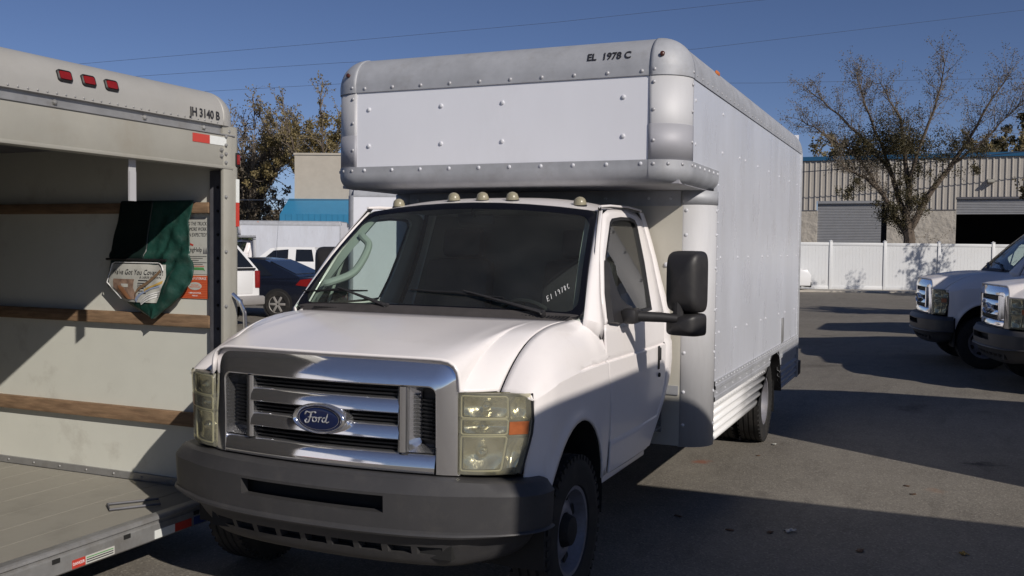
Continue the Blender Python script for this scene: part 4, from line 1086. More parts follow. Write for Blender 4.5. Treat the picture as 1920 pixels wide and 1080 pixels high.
    m.grid([[(XO - .17 + (rr - d) * math.cos(a), cy_ + (rr - d) * math.sin(a), z) for d, z in sec] for a in [math.radians(92 * k / 14) for k in range(15)]])
    m.grid([[(x, 1.032 - d, z) for d, z in sec] for x in (XO - .165, XB)])
    adj(solid(m.build('corner_cap', M['cap'], R, sharp=50), .004))
    m = MB()
    for k in range(36): m.dome((XO + .012, -1.05 + k * .0532, 2.463), (1, 0, 0), .0065, .004, 6)
    kind(adj(m.build('rivets', M['steel'], R)), 'stuff')
    for y in (-.256, -.113, .031):
        nx, nz = math.cos(math.radians(18)), math.sin(math.radians(18)); c = Vector((XO - rc + (rc + .012) * nx, y, zc + (rc) * nz + .0))
        r = Vector((0, 1, 0)); u = Vector((-nz, 0, nx)); n_ = Vector((nx, 0, nz))
        def rrect(hx, hz, rad, off):
            pts = []
            for sx_, sz_, a0 in ((1, 1, 0), (-1, 1, 90), (-1, -1, 180), (1, -1, 270)):
                for k in range(5):
                    a = math.radians(a0 + 22.5 * k); pts.append(c + r * (sx_ * (hx - rad) + rad * math.cos(a)) + u * (sz_ * (hz - rad) + rad * math.sin(a)) + n_ * off)
            return pts
        m = MB(); L = [rrect(.042, .029, .014, -.004), rrect(.042, .029, .014, .008), rrect(.036, .023, .010, .012), rrect(.033, .020, .009, .006)]; m.grid(L, close=True); lb = adj(m.build('marker_light', M['black'], R))
        m = MB(); L = [rrect(.0335, .0205, .009, .0055), rrect(.032, .019, .009, .013), rrect(.018, .010, .006, .016)]; vv = m.grid(L, close=True); m.face(vv[-1]); o = m.build('lens', M['red'], lb)
    nx, nz = math.cos(math.radians(8)), math.sin(math.radians(8))
    adj(text('unit_number', 'JH 3140 B', .066, M['ink'], R, (XO + .0150, .585, 2.497), (0, 1, 0), (-.05, 0, 1), sx=.90, ext=.0006, bold=.0016))
    # corner post
    m = MB(); m.prism([(XO - .002, .872), (XO - .002, .985), (XO - .008, 1.010), (XO - .025, 1.026), (XO - .10, 1.031), (XO - .10, .99), (XO - .022, .985), (XO - .014, .872)], 'z', .17, 2.452); adj(m.build('corner_post', M['header'], R, sharp=50))
    m = MB(); m.box(XO - .0015, XO + .002, .876, .950, .3, 2.40, .001); adj(m.build('post_face', M['header'], R))
    m = MB()
    for k, z in enumerate((2.39, 2.34, 2.29, 2.24, 2.04, 1.72, 1.40, 1.08, .76, .5)): m.dome((XO + .002, .893, z), (1, 0, 0), .011, .014, 8)
    kind(adj(m.build('bolts', M['steel'], R)), 'stuff')
    m = MB(); m.box(XO - .010, XO + .0005, .990, 1.018, 2.012, 2.150); adj(m.build('reflective_tape', M['whitetape'], R))
    m = MB(); m.box(XO - .010, XO + .0005, .990, 1.018, 1.870, 2.011); adj(m.build('reflective_tape', M['redtape'], R))
    m = MB(); m.box(XO - .012, XO + .006, .985, 1.022, 2.225, 2.305, .006); tl = adj(m.build('clearance_light', M['black'], R))
    m = MB(); m.box(XO + .0, XO + .012, .990, 1.016, 2.235, 2.295, .006); m.build('lens', M['red'], tl)
    m = MB(); m.tube([(XO, .955, 1.47), (XO + .045, .965, 1.43), (XO + .062, .99, 1.36), (XO + .062, 1.0, 1.20), (XO + .062, 1.0, .95), (XO + .01, 1.0, .90)], .013, 10); adj(m.build('grab_rail', M['chrome'], R))
    m = MB(); m.box(XO - .165, XO - .022, .948, .981, .275, 2.20, .006); tr = adj(m.build('door_track', M['track'], R))
    m = MB()
    for k in range(13): m.lathe([(.010, 0), (.008, .005), (.0005, .005)], (XO - .10, .947, .42 + k * .14), (0, -1, 0), 8)
    kind(m.build('bolts', M['black'], tr), 'stuff')
    m = MB(); m.box(XO - .06, XO - .055, .205, .255, 1.985, 2.202); m.box(XO - .054, XO - .050, .208, .252, 1.985, 2.14); adj(m.build('pull_strap', M['strap'], R))
    m = MB(); m.box(-1.43, -1.33, .93, .965, .275, .375, .008); adj(m.build('corner_lamp', M['red'], R))
    # notices on the inner wall
    m = MB(); m.box(-1.86, -1.452, .9785, .9815, 1.580, 1.922); po = adj(m.build('moving_help_notice', M['paper'], R))
    def T(body, size, mt, x, z, sx=.8, al='RIGHT', sh=0.0): return adj(text('notice_text', body, size, M[mt], R, (x, .978, z), (1, 0, 0), (0, 0, 1), sx=sx, align=al, ext=.0004, shear=sh))
    T('LOADING THE TRUCK', .031, 'ink', -1.462, 1.885, .72, sh=.2); T('A LITTLE MORE WORK', .031, 'ink', -1.462, 1.852, .70, sh=.2); T('THAN EXPECTED?', .031, 'ink', -1.462, 1.818, .72, sh=.2)
    T('movingHelp', .040, 'ink', -1.498, 1.728, .8)
    m = MB(); m.prism([(-1.640, 1.755), (-1.60, 1.772), (-1.562, 1.760), (-1.566, 1.750), (-1.60, 1.760), (-1.636, 1.748)], 'y', .9775, .9782); adj(m.build('notice_roof_mark', M['redtape'], R))
    m = MB()
    for i, (px, pz) in enumerate(((-1.482, 1.722), (-1.466, 1.722))):
        m.prism([(px - .007, pz - .018), (px + .007, pz - .018), (px + .004, pz + .005), (px + .001, pz + .022), (px - .004, pz + .005)], 'y', .9775, .9782)
    adj(m.build('notice_figures', M['track'], R))
    m = MB()
    for k, z in enumerate((1.688, 1.677, 1.664, 1.651, 1.640)):
        m.box(-1.80, -1.462 - (.03 * ((k * 7) % 3)), .9776, .9782, z - .0016, z + .0016)
    kind(adj(m.build('notice_lines', M['ink'], R)), 'stuff')
    m = MB(); m.box(-1.80, -1.48, .9776, .9782, 1.627, 1.631); adj(m.build('notice_rule', M['orange'], R))
    m = MB(); m.prism([(-1.80, 1.606), (-1.485, 1.606), (-1.475, 1.600), (-1.485, 1.622), (-1.80, 1.622)], 'y', .9774, .9782); adj(m.build('notice_arrow', M['greenprint'], R))
    m = MB(); m.box(-1.80, -1.452, .976, .9800, 1.432, 1.572); adj(m.build('self_storage_notice', M['orange'], R))
    m = MB()
    for k in range(12): m.box(-1.80, -1.453, .9755, .9762, 1.440 + k * .0105, 1.4425 + k * .0105)
    kind(adj(m.build('notice_stripes', M['redtape'], R)), 'stuff')
    def T2(body, size, mt, x, z, sx=.85): return adj(text('notice_text', body, size, M[mt], R, (x, .9752, z), (1, 0, 0), (0, 0, 1), sx=sx, align='CENTER', ext=.0004))
    T2('SELF-STORAGE', .022, 'chalk', -1.525, 1.554)
    m = MB(); m.prism([(-1.55 + .052 * math.cos(t), 1.508 + .024 * math.sin(t)) for t in [2 * math.pi * k / 28 for k in range(28)]], 'y', .9745, .9752); adj(m.build('notice_oval', M['paper'], R))
    for b, z in (('One Month', 1.515), ('FREE STORAGE', 1.503)): adj(text('notice_text', b, .012, M['orange'], R, (-1.55, .9742, z), (1, 0, 0), (0, 0, 1), align='CENTER', ext=.0003))
    T2('1-800-GO-U-HAUL', .014, 'chalk', -1.55, 1.466); T2('uhaul.com', .012, 'chalk', -1.55, 1.450)
    # running gear out of sight under the bed
    m = MB()
    for y in (-.6, .2): m.box(-8.9, -1.5, y - .04, y + .04, .08, .154)
    adj(m.build('chassis', M['under'], R))
    for sg, y in ((1, .80), (-1, -1.18)):
        m = MB(); m.lathe([(.10, -.10), (.25, -.10), (.265, -.06), (.265, .06), (.25, .10), (.10, .10)], (-6.2, y, .265), (0, 1, 0), 32); adj(m.build('wheel', M['rubber'], R))
    return R
open_truck = build_open_truck()

# ------------------------------------------------------------------ green vinyl pouch hanging on the slats
def build_pouch():
    R = thing('vinyl_pouch', 'crumpled green vinyl pouch with a printed notice, hanging from the upper wooden slat', 'pouch', (-1.75, .93, 2.0))
    OUT = [(2.025, -2.03, -1.455), (1.95, -2.045, -1.475), (1.90, -2.055, -1.49), (1.82, -2.085, -1.485), (1.76, -2.10, -1.47), (1.70, -2.115, -1.455), (1.63, -2.13, -1.447), (1.57, -2.145, -1.45), (1.52, -2.155, -1.475), (1.488, -2.145, -1.50), (1.445, -2.075, -1.545), (1.38, -1.96, -1.625), (1.33, -1.84, -1.695), (1.305, -1.76, -1.73)]
    n = len(OUT) - 1
    def pt(u, t, off=0.0):
        f = t * n; i = min(int(f), n - 1); q = f - i
        z, l, r = [lerp(a, b, q) for a, b in zip(OUT[i], OUT[i + 1])]; l -= .055; r -= .062
        x = lerp(l, r, u)
        y = .928 - .045 * sstep((t - .25) / .3) * math.sin(math.pi * min(1, max(0, u))) ** .6
        w = sstep((u - .55) / .2) * sstep((t - .08) / .2)
        y -= .022 * w * abs(math.sin((x * 1.0 - z * .55) * 21 + 1.2 * noise.noise(Vector((x * 3, z * 3, 4)))))
        y += .012 * noise.noise(Vector((x * 16, z * 12, 1.3))) * sstep(t / .15) * (.35 + w)
        y -= .010 * w * abs(noise.noise(Vector((x * 11 + z * 9, z * 5, 2.7))))
        if .38 < t < .42: y -= .012
        return Vector((x + 1.75, y - .93 - off, z - 2.0))
    def sheet(u0, u1, t0, t1, nu, nt, off=0.0):
        return [[pt(lerp(u0, u1, i / nu), lerp(t0, t1, j / nt), off) for i in range(nu + 1)] for j in range(nt + 1)]
    m = MB(); m.grid(sheet(0, 1, 0, 1, 48, 60)); solid(m.build('vinyl_sheet', M['greenvinyl'], R, sharp=60), .004)
    m = MB(); m.grid(sheet(.0, .46, .003, .43, 20, 20, .006)); solid(m.build('painted_shade_backing', M['shadevinyl'], R, sharp=60), .004)  # dark patch paints the shade on the upper left, over partly black fabric
    m = MB(); m.tube([pt(u, .425, .016) for u in [-.03 + .78 * k / 14 for k in range(15)]], .008, 6); m.build('hem_rod', M['black'], R)
    # printed panel
    m = MB(); m.grid(sheet(.05, .74, .455, .82, 22, 16, .006)); pp = m.build('printed_notice', M['paper'], R, sharp=60)
    def strip(u0, t0, u1, t1, w, mt, nm, off=.009):
        a = [pt(lerp(u0, u1, k / 8), lerp(t0, t1, k / 8), off) for k in range(9)]
        m = MB(); m.grid([[p + Vector((0, 0, w)) for p in a], [p - Vector((0, 0, w)) for p in a]]); return m.build(nm, M[mt], R)
    m = MB(); m.tube([pt(u, t, .010) for u, t in ((.03, .80), (.03, .62), (.06, .455), (.10, .445), (.40, .445), (.66, .445), (.70, .46), (.72, .50))], .0035, 5); m.build('notice_outline', M['chalk'], R)
    m = MB(); m.grid(sheet(.12, .40, .58, .80, 8, 8, .0085)); m.build('photo_print', mat('photo_print', (.30, .20, .15), .4, var=.6, vs=14), R)
    m = MB(); m.grid(sheet(.19, .27, .66, .80, 4, 6, .0105)); m.build('photo_figure', mat('photo_skin', (.42, .20, .10), .5, var=.25, vs=9), R)
    m = MB(); m.grid(sheet(.24, .33, .63, .68, 4, 4, .0105)); m.build('photo_figure', M['paper'], R)
    m = MB()
    for k in range(7): m.grid(sheet(.45, .56 - .02 * (k % 3), .585 + k * .026, .592 + k * .026, 4, 1, .009))
    kind(m.build('printed_lines', M['ink'], R), 'stuff')
    def tx(body, size, mt, u0, u1, t):
        cu = bpy.data.curves.new('t', 'FONT'); cu.body = body; cu.size = 1; cu.resolution_u = 2; o = bpy.data.objects.new('t', cu); COL.objects.link(o)
        dg = bpy.context.evaluated_depsgraph_get(); dg.update(); me = bpy.data.meshes.new_from_object(o.evaluated_get(dg)); bpy.data.objects.remove(o)
        w = max(v.co.x for v in me.vertices)
        for v in me.vertices: v.co = pt(lerp(u0, u1, v.co.x / w), t - v.co.y * size, .0095)
        me.materials.clear(); me.materials.append(M[mt]); return link('printed_title', me, R)
    tx("We've Got You Covered!", .058, 'ink', .09, .72, .535); tx('& LABOR IN TOWN', .030, 'ink', .46, .71, .568)
    strip(.70, .50, .36, .79, .010, 'wood', 'brown_strap', .014)
    m = MB(); m.grid([[pt(lerp(.34, .72, k / 8), lerp(.80, .64, k / 8) + d, .010) for k in range(9)] for d in (0, .022)]); m.build('printed_band', mat('blue_print', (.30, .36, .50), .4), R)
    m = MB(); m.grid([[pt(lerp(.54, .73, k / 8), lerp(.70, .585, k / 8) + d, .0105) for k in range(9)] for d in (0, .03)]); m.build('printed_band', mat('yellow_print', (.55, .36, .10), .4), R)
    for d, w in ((.05, .003), (.075, .003), (.10, .0035)): strip(.42, .80 + d * .35, .74, .665 + d, w, 'chalk', 'white_stripe', .010)
    return R
build_pouch()
# thin wire frame lying on the bed
wf = thing('wire_frame', 'thin dark metal frame lying flat on the grey truck bed', 'frame', (-1.56, .50, .274))
m = MB()
pp = [Vector(p) for p in ((-1.70, .43), (-1.53, .645), (-1.44, .565), (-1.60, .35))]
pts = [Vector((p.x + 1.56, p.y - .50, .010)) for p in pp]
m.tube(pts + pts[:1], .007, 6); m.build('frame', M['track'], wf)

# ------------------------------------------------------------------ plain box trucks (rear towards local -x, box running along +x)
def plain_truck(label, L=6.4, w=2.44, zf=.62, H=3.3, r=.20):
    R = thing('box_truck', label, 'truck', group='white box trucks in the lot')
    h = w / 2
    for sg in (1, -1):
        m = MB(); m.box(.14, L - .25, sg * (h - .03), sg * (h - .004), zf + .12, H - .19); m.build('side_panel', M['panel'], R)
        m = MB(); sec = [(0.0, H - r - .03), (-.003, H - r)] + [(r - r * math.cos(math.radians(a)), H - r + r * math.sin(math.radians(a))) for a in range(6, 91, 12)]
        m.grid([[(x, sg * (h - d), z) for d, z in sec] for x in (.14, L - .05)]); m.build('side_rail', M['alu'], R, sharp=50)
        m = MB(); m.box(.02, L, sg * (h - .05), sg * (h + .002), zf, zf + .125); m.build('lower_rail', M['alu'], R)
        m = MB(); rows = [[(.14 - .14 * math.sin(a), sg * (h - .14 + .14 * math.cos(a)), z) for a in [math.radians(90 * k / 8) for k in range(9)]] for z in (zf, H - r)]
        m.grid(rows); m.build('corner_post', M['alu'], R)
        m = MB(); m.box(-.03, .01, sg * (h - .42), sg * (h - .16), zf + .12, zf + .30); m.build('tail_light', M['red'], R)
        for x in (1.35, L + 1.9):
            m = MB(); m.lathe([(.20, -.11), (.34, -.11), (.375, -.08), (.375, .08), (.34, .11), (.20, .11)], (x, sg * (h - .20), .375), (0, 1, 0), 32); t = m.build('wheel', M['rubber'], R)
            m = MB(); m.lathe([(.205, .04), (.20, .0), (.12, -.02), (.08, .02), (.0005, .04)], (x, sg * (h - .16), .375), (0, sg, 0), 24); m.build('rim', M['rim'], t)
    m = MB(); m.box(0.02, .05, -h + .16, h - .16, zf + .1, H - .24); dr = m.build('roll_up_door', M['header'], R)
    for k in range(6):
        m = MB(); m.box(.0, .019, -h + .17, h - .17, zf + .12 + k * .38, zf + .12 + k * .38 + .372, .006); m.build('door_section', M['header'], dr)
    m = MB(); m.box(.0, .2, -h + .142, h - .142, H - .235, H - .012, .05); hd = m.build('header', M['alu'], R)
    m = MB(); m.box(.1, L, -h + .19, h - .19, H - .03, H); m.build('roof', M['alu'], R)
    m = MB(); m.box(L - .06, L - .03, -h + .02, h - .02, zf, H - .1); m.build('front_wall', M['panel'], R)
    m = MB(); m.box(-.16, .0, -h + .05, h - .05, zf - .10, zf + .02, .01); m.build('rear_bumper', M['steel'], R)
    m = MB(); m.box(.1, L + 2.3, -.45, .45, .50, zf - .001); m.build('chassis', M['under'], R)
    for k, zz in enumerate((.30, .50)):
        m = MB(); m.prism([(L + .01, .50), (L + 2.5, .50), (L + 2.6, .70), (L + 2.6, 1.10), (L + 2.45, 1.25), (L + 1.55, 1.38), (L + .95, 2.0), (L + .01, 2.05)], 'y', -.98, .98)
        if k == 0: m.build('cab', M['paint'], R)
        else: m.bm.free()
    for sg in (1, -1):
        m = MB(); m.prism([(L + .30, 1.40), (L + 1.40, 1.40), (L + .92, 1.92), (L + .35, 1.92)], 'y', sg * .981, sg * .985); m.build('cab_window', M['dkglass'], R)
    for sg in (1, -1):
        m = MB(); m.box(.5, L - .8, sg * (h - .004), sg * (h - .002), zf + .16, zf + .42); m.build('side_stripe', M['orange'], R)
    return R
A_ = plain_truck('plain white box truck backed up just outside the right of the view, nearest the camera'); A_.location = (4.10, -.68, 0)
index_children()
def again(x, y, rz, label, z=0.0, stripe=False):
    c = copy_tree(A_, skip=() if stripe else ('side_stripe',)); c.location = (x, y, z); c.rotation_euler = (0, 0, rz); c['label'] = label; return c
again(4.72, 4.78, 0, 'plain white box truck backed up outside the right of the view, before the cab trucks', .0)
again(4.65, 17.3, 0, 'plain white box truck backed up beyond the two cab trucks on the right')
bgt = again(-9.95, 16.0, math.radians(20), 'white box truck behind the windscreen of the large truck, its side to the camera', -.22)
again(-8.2, -14.4, math.radians(90), 'white box truck with an orange stripe behind the camera, mirrored in the grille', stripe=True)
again(-9.6, -24.5, math.radians(86), 'second white box truck with an orange stripe, farther behind the camera', stripe=True)
# ------------------------------------------------------------------ white fence, kerb, building on the right
FD = Vector((2.21, .97, 0)).normalized(); F0 = Vector((-1.92, 42.05, 0)); FA = math.atan2(FD.y, FD.x)
fence = thing('fence', 'white vinyl privacy fence with square posts in front of the metal building', 'fence', F0, FA)
pm = None; qm = None
for k in range(-3, 7):
    if pm is None:
        m = MB(); m.box(-.065, .065, -.065, .065, 0, 2.20, .006); m.box(-.075, .075, -.075, .075, 2.20, 2.225, .004)
        m.lathe([(.072, 2.225), (.03, 2.26), (.0005, 2.275)], (0, 0, 0), (0, 0, 1), 4); pm = m.build('fence_post', M['fence'], fence); o = pm
    else:
        o = pm.copy(); COL.objects.link(o)
    o.location = (k * 2.415, 0, 0)
    if qm is None:
        m = MB(); m.box(.067, 2.348, -.035, .035, 2.02, 2.15, .006); m.box(.067, 2.348, -.035, .035, .06, .22, .006)
        qm = m.build('fence_rails', M['fence'], fence); kind(qm, 'stuff'); o = qm
        m = MB()
        for j in range(15): m.box(.07 + j * .1517, .07 + j * .1517 + .1505, -.016, .016, .215, 2.025, .0018, 1)
        bm_ = kind(m.build('fence_boards', M['fence'], fence), 'stuff'); p = bm_
    else:
        o = qm.copy(); COL.objects.link(o); p = bm_.copy(); COL.objects.link(p)
    o.location = (k * 2.415, 0, 0); p.location = (k * 2.415, 0, 0)
m = MB(); Mf = Matrix.Translation(F0) @ Matrix.Rotation(FA, 4, 'Z')
n0 = 0
m.box(-30, 20, -1.7, .25, -.05, .07, .02)
for v in m.bm.verts: v.co = Mf @ v.co
kind(m.build('kerb', M['concrete']), 'structure')

YBL = 62.0
bl = thing('warehouse', 'long beige metal-sided warehouse with blue roof trim and two roller doors behind the fence', 'building', (0, YBL, 0))
def BX(name, mt, x0, x1, y0, y1, z0, z1, bev=0, parent=bl): m = MB(); m.box(x0, x1, y0, y1, z0, z1, bev); return m.build(name, M[mt], parent)
BX('block_wall', 'block', -12, -4.76, 0, .3, 0, 4.36); BX('block_wall', 'block', -.56, 3.38, 0, .3, 0, 4.36); BX('block_wall', 'block', 7.6, 22, 0, .3, 0, 4.36)
BX('reveal', 'dark', -.9, -.56, .25, .32, 0, 4.94); BX('wall_flashing', 'track', -12, -4.78, -.03, .05, 4.34, 4.385); BX('wall_flashing', 'track', -.54, 3.36, -.03, .05, 4.34, 4.385)
sp_ = {}
x = -12.0
while x < 22:
    low = 4.39
    if -4.9 < x + .17 < -.6: low = 4.97
    if 3.3 < x + .17 < 7.6: low = 5.14
    if low not in sp_:
        m = MB(); m.prism([(0, .02), (.20, .02), (.225, -.035), (.275, -.035), (.30, .02), (.34, .02), (.34, .06), (0, .06)], 'z', low, 7.54); sp_[low] = m.build('siding_panel', M['siding'], bl, flat=True); o = sp_[low]
    else:
        o = sp_[low].copy(); COL.objects.link(o)
    o.location = (x, 0, 0); x += .342
BX('roof_trim', 'bluemetal', -12.2, 22.2, -.12, .1, 7.545, 7.80); BX('roof', 'bluemetal', -12.1, 22.1, .11, 24, 7.6, 7.72); BX('gable_wall', 'siding', -12, -11.7, .32, 24, 0, 7.5); BX('back_wall', 'dark', -4.6, 22, 8, 8.3, 0, 7.5)
BX('door_lintel', 'shutter', -4.76, -.56, -.02, .28, 4.80, 4.965); BX('door_lintel', 'track', 3.38, 7.6, -.02, .28, 5.02, 5.135)
def shutter(x0, x1, z0, z1, nm):
    m = MB(); rows = []; z = z0
    while z < z1: rows += [(z, .0), (z + .03, -.03), (z + .07, -.03), (z + .095, .0)]; z += .10
    m.grid([[(x, .16 + d, zz) for x in (x0, x1)] for zz, d in rows]); return kind(m.build(nm, M['shutter'], bl, sharp=20), 'stuff')
shutter(-4.76, -.9, 0, 4.80, 'roller_door'); shutter(3.38, 7.6, 4.08, 5.02, 'roller_door')
m = MB(); m.prism([(-.30, 5.98), (0, 5.98), (0, 6.20), (-.12, 6.20), (-.42, 6.05), (-.42, 5.98)], 'x', 5.05, 5.42); m.build('wall_light', M['header'], bl)

def place(o, x, y, z=0, rz=0): o.location = (x, y, z); o.rotation_euler = (0, 0, rz)
# ------------------------------------------------------------------ far left: beige building with blue awning
b2 = thing('office_building', 'tall beige stucco building with a blue metal awning behind the parked trucks', 'building', (-33.9, 46.3, 0), math.radians(21))
BX('wall', 'beige', 0, 9, 0, 8, 0, 7.3, parent=b2); BX('parapet', 'beige', -.06, 9.06, -.06, .25, 7.30, 7.42, parent=b2)
m = MB(); m.prism([(-1.9, 3.62), (0, 4.62), (0, 4.55), (-1.9, 3.55)], 'x', -.35, 5.0); aw = m.build('awning', M['awning'], b2)
m = MB(); m.box(-.37, 5.02, -1.96, -1.905, 3.05, 3.62); m.build('awning_fascia', M['awning'], aw)
m = MB()
for k in range(16): m.box(-.35 + .35 * k, -.32 + .35 * k, -1.985, -1.962, 3.05, 3.62)
kind(m.build('awning_ribs', M['awning'], aw), 'stuff')
for k in range(5): BX('awning_post', 'beige', -.8 + 1.4 * k, -.68 + 1.4 * k, -1.85, -1.73, 0, 3.05, parent=b2)

# attic truck far back on the left
t2 = copy_tree(truck, skip=('unit_number', 'handwritten_number')); place(t2, -31.7, 35.8, -.05, math.radians(-66)); t2['label'] = 'white attic truck far back on the left, below the blue awning'

# ------------------------------------------------------------------ cars
def car(name, label, cat, paint, low, house, w, wheels, glass_side, front_glass, rear_glass, belt, loc, rz, extra=None, group=None):
    """low: side outline (y, z) of the body up to the belt; house: outline of the cabin; w half width"""
    R = thing(name, label, cat, loc, rz, group)
    def xs(z): return w if z <= belt else w - (z - belt) * .30
    m = MB(); m.prism(low, 'x', -w, w)
    es = [e for e in m.bm.edges]; bmesh.ops.bevel(m.bm, geom=es, offset=.05, segments=3, affect='EDGES', profile=.5); body = m.build('body', paint, R, sharp=40)
    A = [(xs(z) - .03, y, z) for y, z in house]; B_ = [(-xs(z) + .03, y, z) for y, z in house]
    m = MB(); n = len(house); m.grid([A, B_], close=True); m.poly(A); m.poly(B_[::-1])
    es = [e for e in m.bm.edges]; bmesh.ops.bevel(m.bm, geom=es, offset=.03, segments=2, affect='EDGES', profile=.5); m.build('cabin', paint, R, sharp=40)
    for g_ in glass_side:
        for sg in (1, -1):
            m = MB(); m.plate([(sg * (xs(z) - .022), y, z) for y, z in g_], (-sg * .02, 0, 0)); m.build('side_window', M['dkglass'], R, flat=True)
    for q, nm in ((front_glass, 'windscreen'), (rear_glass, 'rear_window')):
        if q:
            (y0, z0), (y1, z1) = q; t = Vector((0, y1 - y0, z1 - z0)).normalized(); nn = Vector((0, -t.z, t.y)) * (1 if nm == 'windscreen' else -1)
            if nm == 'windscreen' and nn.y > 0: nn = -nn
            if nm == 'rear_window' and nn.y < 0: nn = -nn
            m = MB(); m.plate([Vector((sx_ * (xs(z) - .12), y, z)) + nn * .012 for sx_, (y, z) in ((-1, (y0, z0)), (1, (y0, z0)), (1, (y1, z1)), (-1, (y1, z1)))], -nn * .02); m.build(nm, M['dkglass'], R, flat=True)
    for y, r in wheels:
        for sg in (1, -1):
            m = MB(); m.lathe([(r + .05, .0), (r + .05, .02), (.0005, .02)], (sg * (w - .012), y, r), (sg, 0, 0), 28); m.build('wheel_well', M['dark'], R)
            m = MB(); m.lathe([(r * .66, -.09), (r * .93, -.09), (r, -.06), (r, .06), (r * .93, .09), (r * .66, .09)], (sg * (w - .06), y, r), (1, 0, 0), 28); t = m.build('wheel', M['rubber'], R)
            m = MB(); m.lathe([(r * .67, .085), (r * .62, .06), (.0005, .03)], (sg * (w - .06), y, r), (sg, 0, 0), 24)
            for k in range(6):
                a = math.pi * k / 3; m.obox(Matrix.Translation((sg * (w + .012), y + math.cos(a) * r * .34, r + math.sin(a) * r * .34)) @ Matrix.Rotation(a, 4, 'X'), .02, r * .56, r * .17, .006)
            m.build('rim', M['silver'], t)
    if extra: extra(R, xs)
    return R
def sedan_x(R, xs):
    for sg in (1, -1):
        m = MB(); m.prism([(4.18, .80), (4.56, .76), (4.70, .86), (4.68, .98), (4.30, .93)], 'x', sg * .62, sg * .925); tl = m.build('tail_light', M['red'], R)
        m = MB(); m.prism([(4.52, .80), (4.735, .82), (4.72, .92), (4.50, .90)], 'x', sg * .60, sg * .905); m.build('reverse_lens', M['silver'], tl)
car('sedan', 'dark navy sedan seen from its rear corner beside the white tailgate', 'car', M['cardark'],
    [(.05, .30), (.0, .55), (.15, .70), (1.2, .92), (3.6, .96), (4.55, .98), (4.74, .90), (4.78, .55), (4.70, .28)],
    [(1.15, .90), (1.95, 1.36), (2.7, 1.45), (3.3, 1.40), (4.25, 1.0), (4.2, .9)], .92, ((.95, .33), (3.72, .33)),
    [[(1.55, .98), (2.05, 1.30), (2.55, 1.36), (2.55, .99)], [(2.62, .99), (2.62, 1.36), (3.2, 1.31), (3.55, 1.02)]], ((1.25, .98), (1.9, 1.32)), ((3.42, 1.36), (4.12, 1.06)), .95, (-15.9, 15.85, 0), math.radians(-78), sedan_x)
def suv_x(R, xs):
    for sg in (1, -1):
        m = MB(); m.box(sg * .80, sg * .935, 4.62, 4.83, .82, 1.20, .02); m.build('tail_light', M['red'], R)
    m = MB(); m.box(-.95, .95, 4.70, 4.98, .46, .66, .04); m.build('rear_bumper', M['silver'], R)
    m = MB(); m.box(-.74, .74, 4.80, 4.825, .70, 1.20, .02); tg = m.build('tailgate', M['carwhite'], R)
    m = MB(); m.box(.38, .62, 4.83, 4.85, .86, .90, .008); m.build('gate_latch', M['black'], tg)
    m = MB(); m.box(-.3, .3, 4.985, 4.995, .50, .60); m.build('step_plate', M['chrome'], R)
    m = MB(); m.box(-.80, .80, 4.80, 4.84, 1.215, 1.26, .01); m.build('gate_trim', M['black'], R)
car('sport_utility_vehicle', 'white utility vehicle with a black rear window, tailgate beside the open box', 'car', M['carwhite'],
    [(.05, .45), (.0, .8), (.2, 1.0), (1.3, 1.12), (4.80, 1.22), (4.82, .50), (4.7, .42)],
    [(1.2, 1.10), (2.0, 1.74), (2.6, 1.80), (4.25, 1.80), (4.78, 1.22), (4.7, 1.1)], .95, ((.95, .36), (3.75, .36)),
    [[(1.7, 1.24), (2.15, 1.66), (2.7, 1.70), (2.7, 1.25)], [(2.8, 1.25), (2.8, 1.70), (4.15, 1.70), (4.62, 1.26)]], ((1.35, 1.22), (1.95, 1.68)), ((4.30, 1.74), (4.74, 1.27)), 1.2, (-15.95, 13.65, 0), math.radians(-100), suv_x)
def pick_x(R, xs):
    m = MB(); m.box(-.92, .92, 3.75, 5.6, 1.10, 1.16, .01); m.build('bed_rim', M['carwhite'], R)
    m = MB(); m.box(-.90, .90, 3.72, 5.55, 1.17, 1.70, .10); cp = m.build('canopy', M['carwhite'], R)
    for sg in (1, -1):
        m = MB(); m.box(sg * .895, sg * .908, 3.95, 5.3, 1.24, 1.58, .004); m.build('canopy_window', M['dkglass'], cp)
car('pickup_truck', 'white crew cab pickup with a canopy, in front of the white attic truck', 'pickup', M['carwhite'],
    [(.05, .45), (.0, .8), (.1, 1.0), (1.15, 1.12), (5.60, 1.10), (5.62, .5), (5.5, .42)],
    [(1.05, 1.08), (1.75, 1.66), (2.1, 1.72), (3.45, 1.72), (3.68, 1.12), (3.5, 1.0)], .95, ((.95, .37), (4.55, .37)),
    [[(1.42, 1.17), (1.88, 1.58), (2.45, 1.63), (2.45, 1.18)], [(2.75, 1.18), (2.75, 1.63), (3.35, 1.63), (3.45, 1.18)]], ((1.2, 1.16), (1.7, 1.6)), ((3.5, 1.6), (3.64, 1.2)), 1.12, (-23.0, 27.2, -.03), math.radians(-66), pick_x)
def sport_x(R, xs):
    for sg in (1, -1):
        m = MB(); m.box(sg * .55, sg * .90, 4.30, 4.50, .62, .74, .02); m.build('tail_light', M['black'], R)
    m = MB(); m.box(-.85, .85, 4.38, 4.56, .20, .42, .03); m.build('diffuser', M['black'], R)
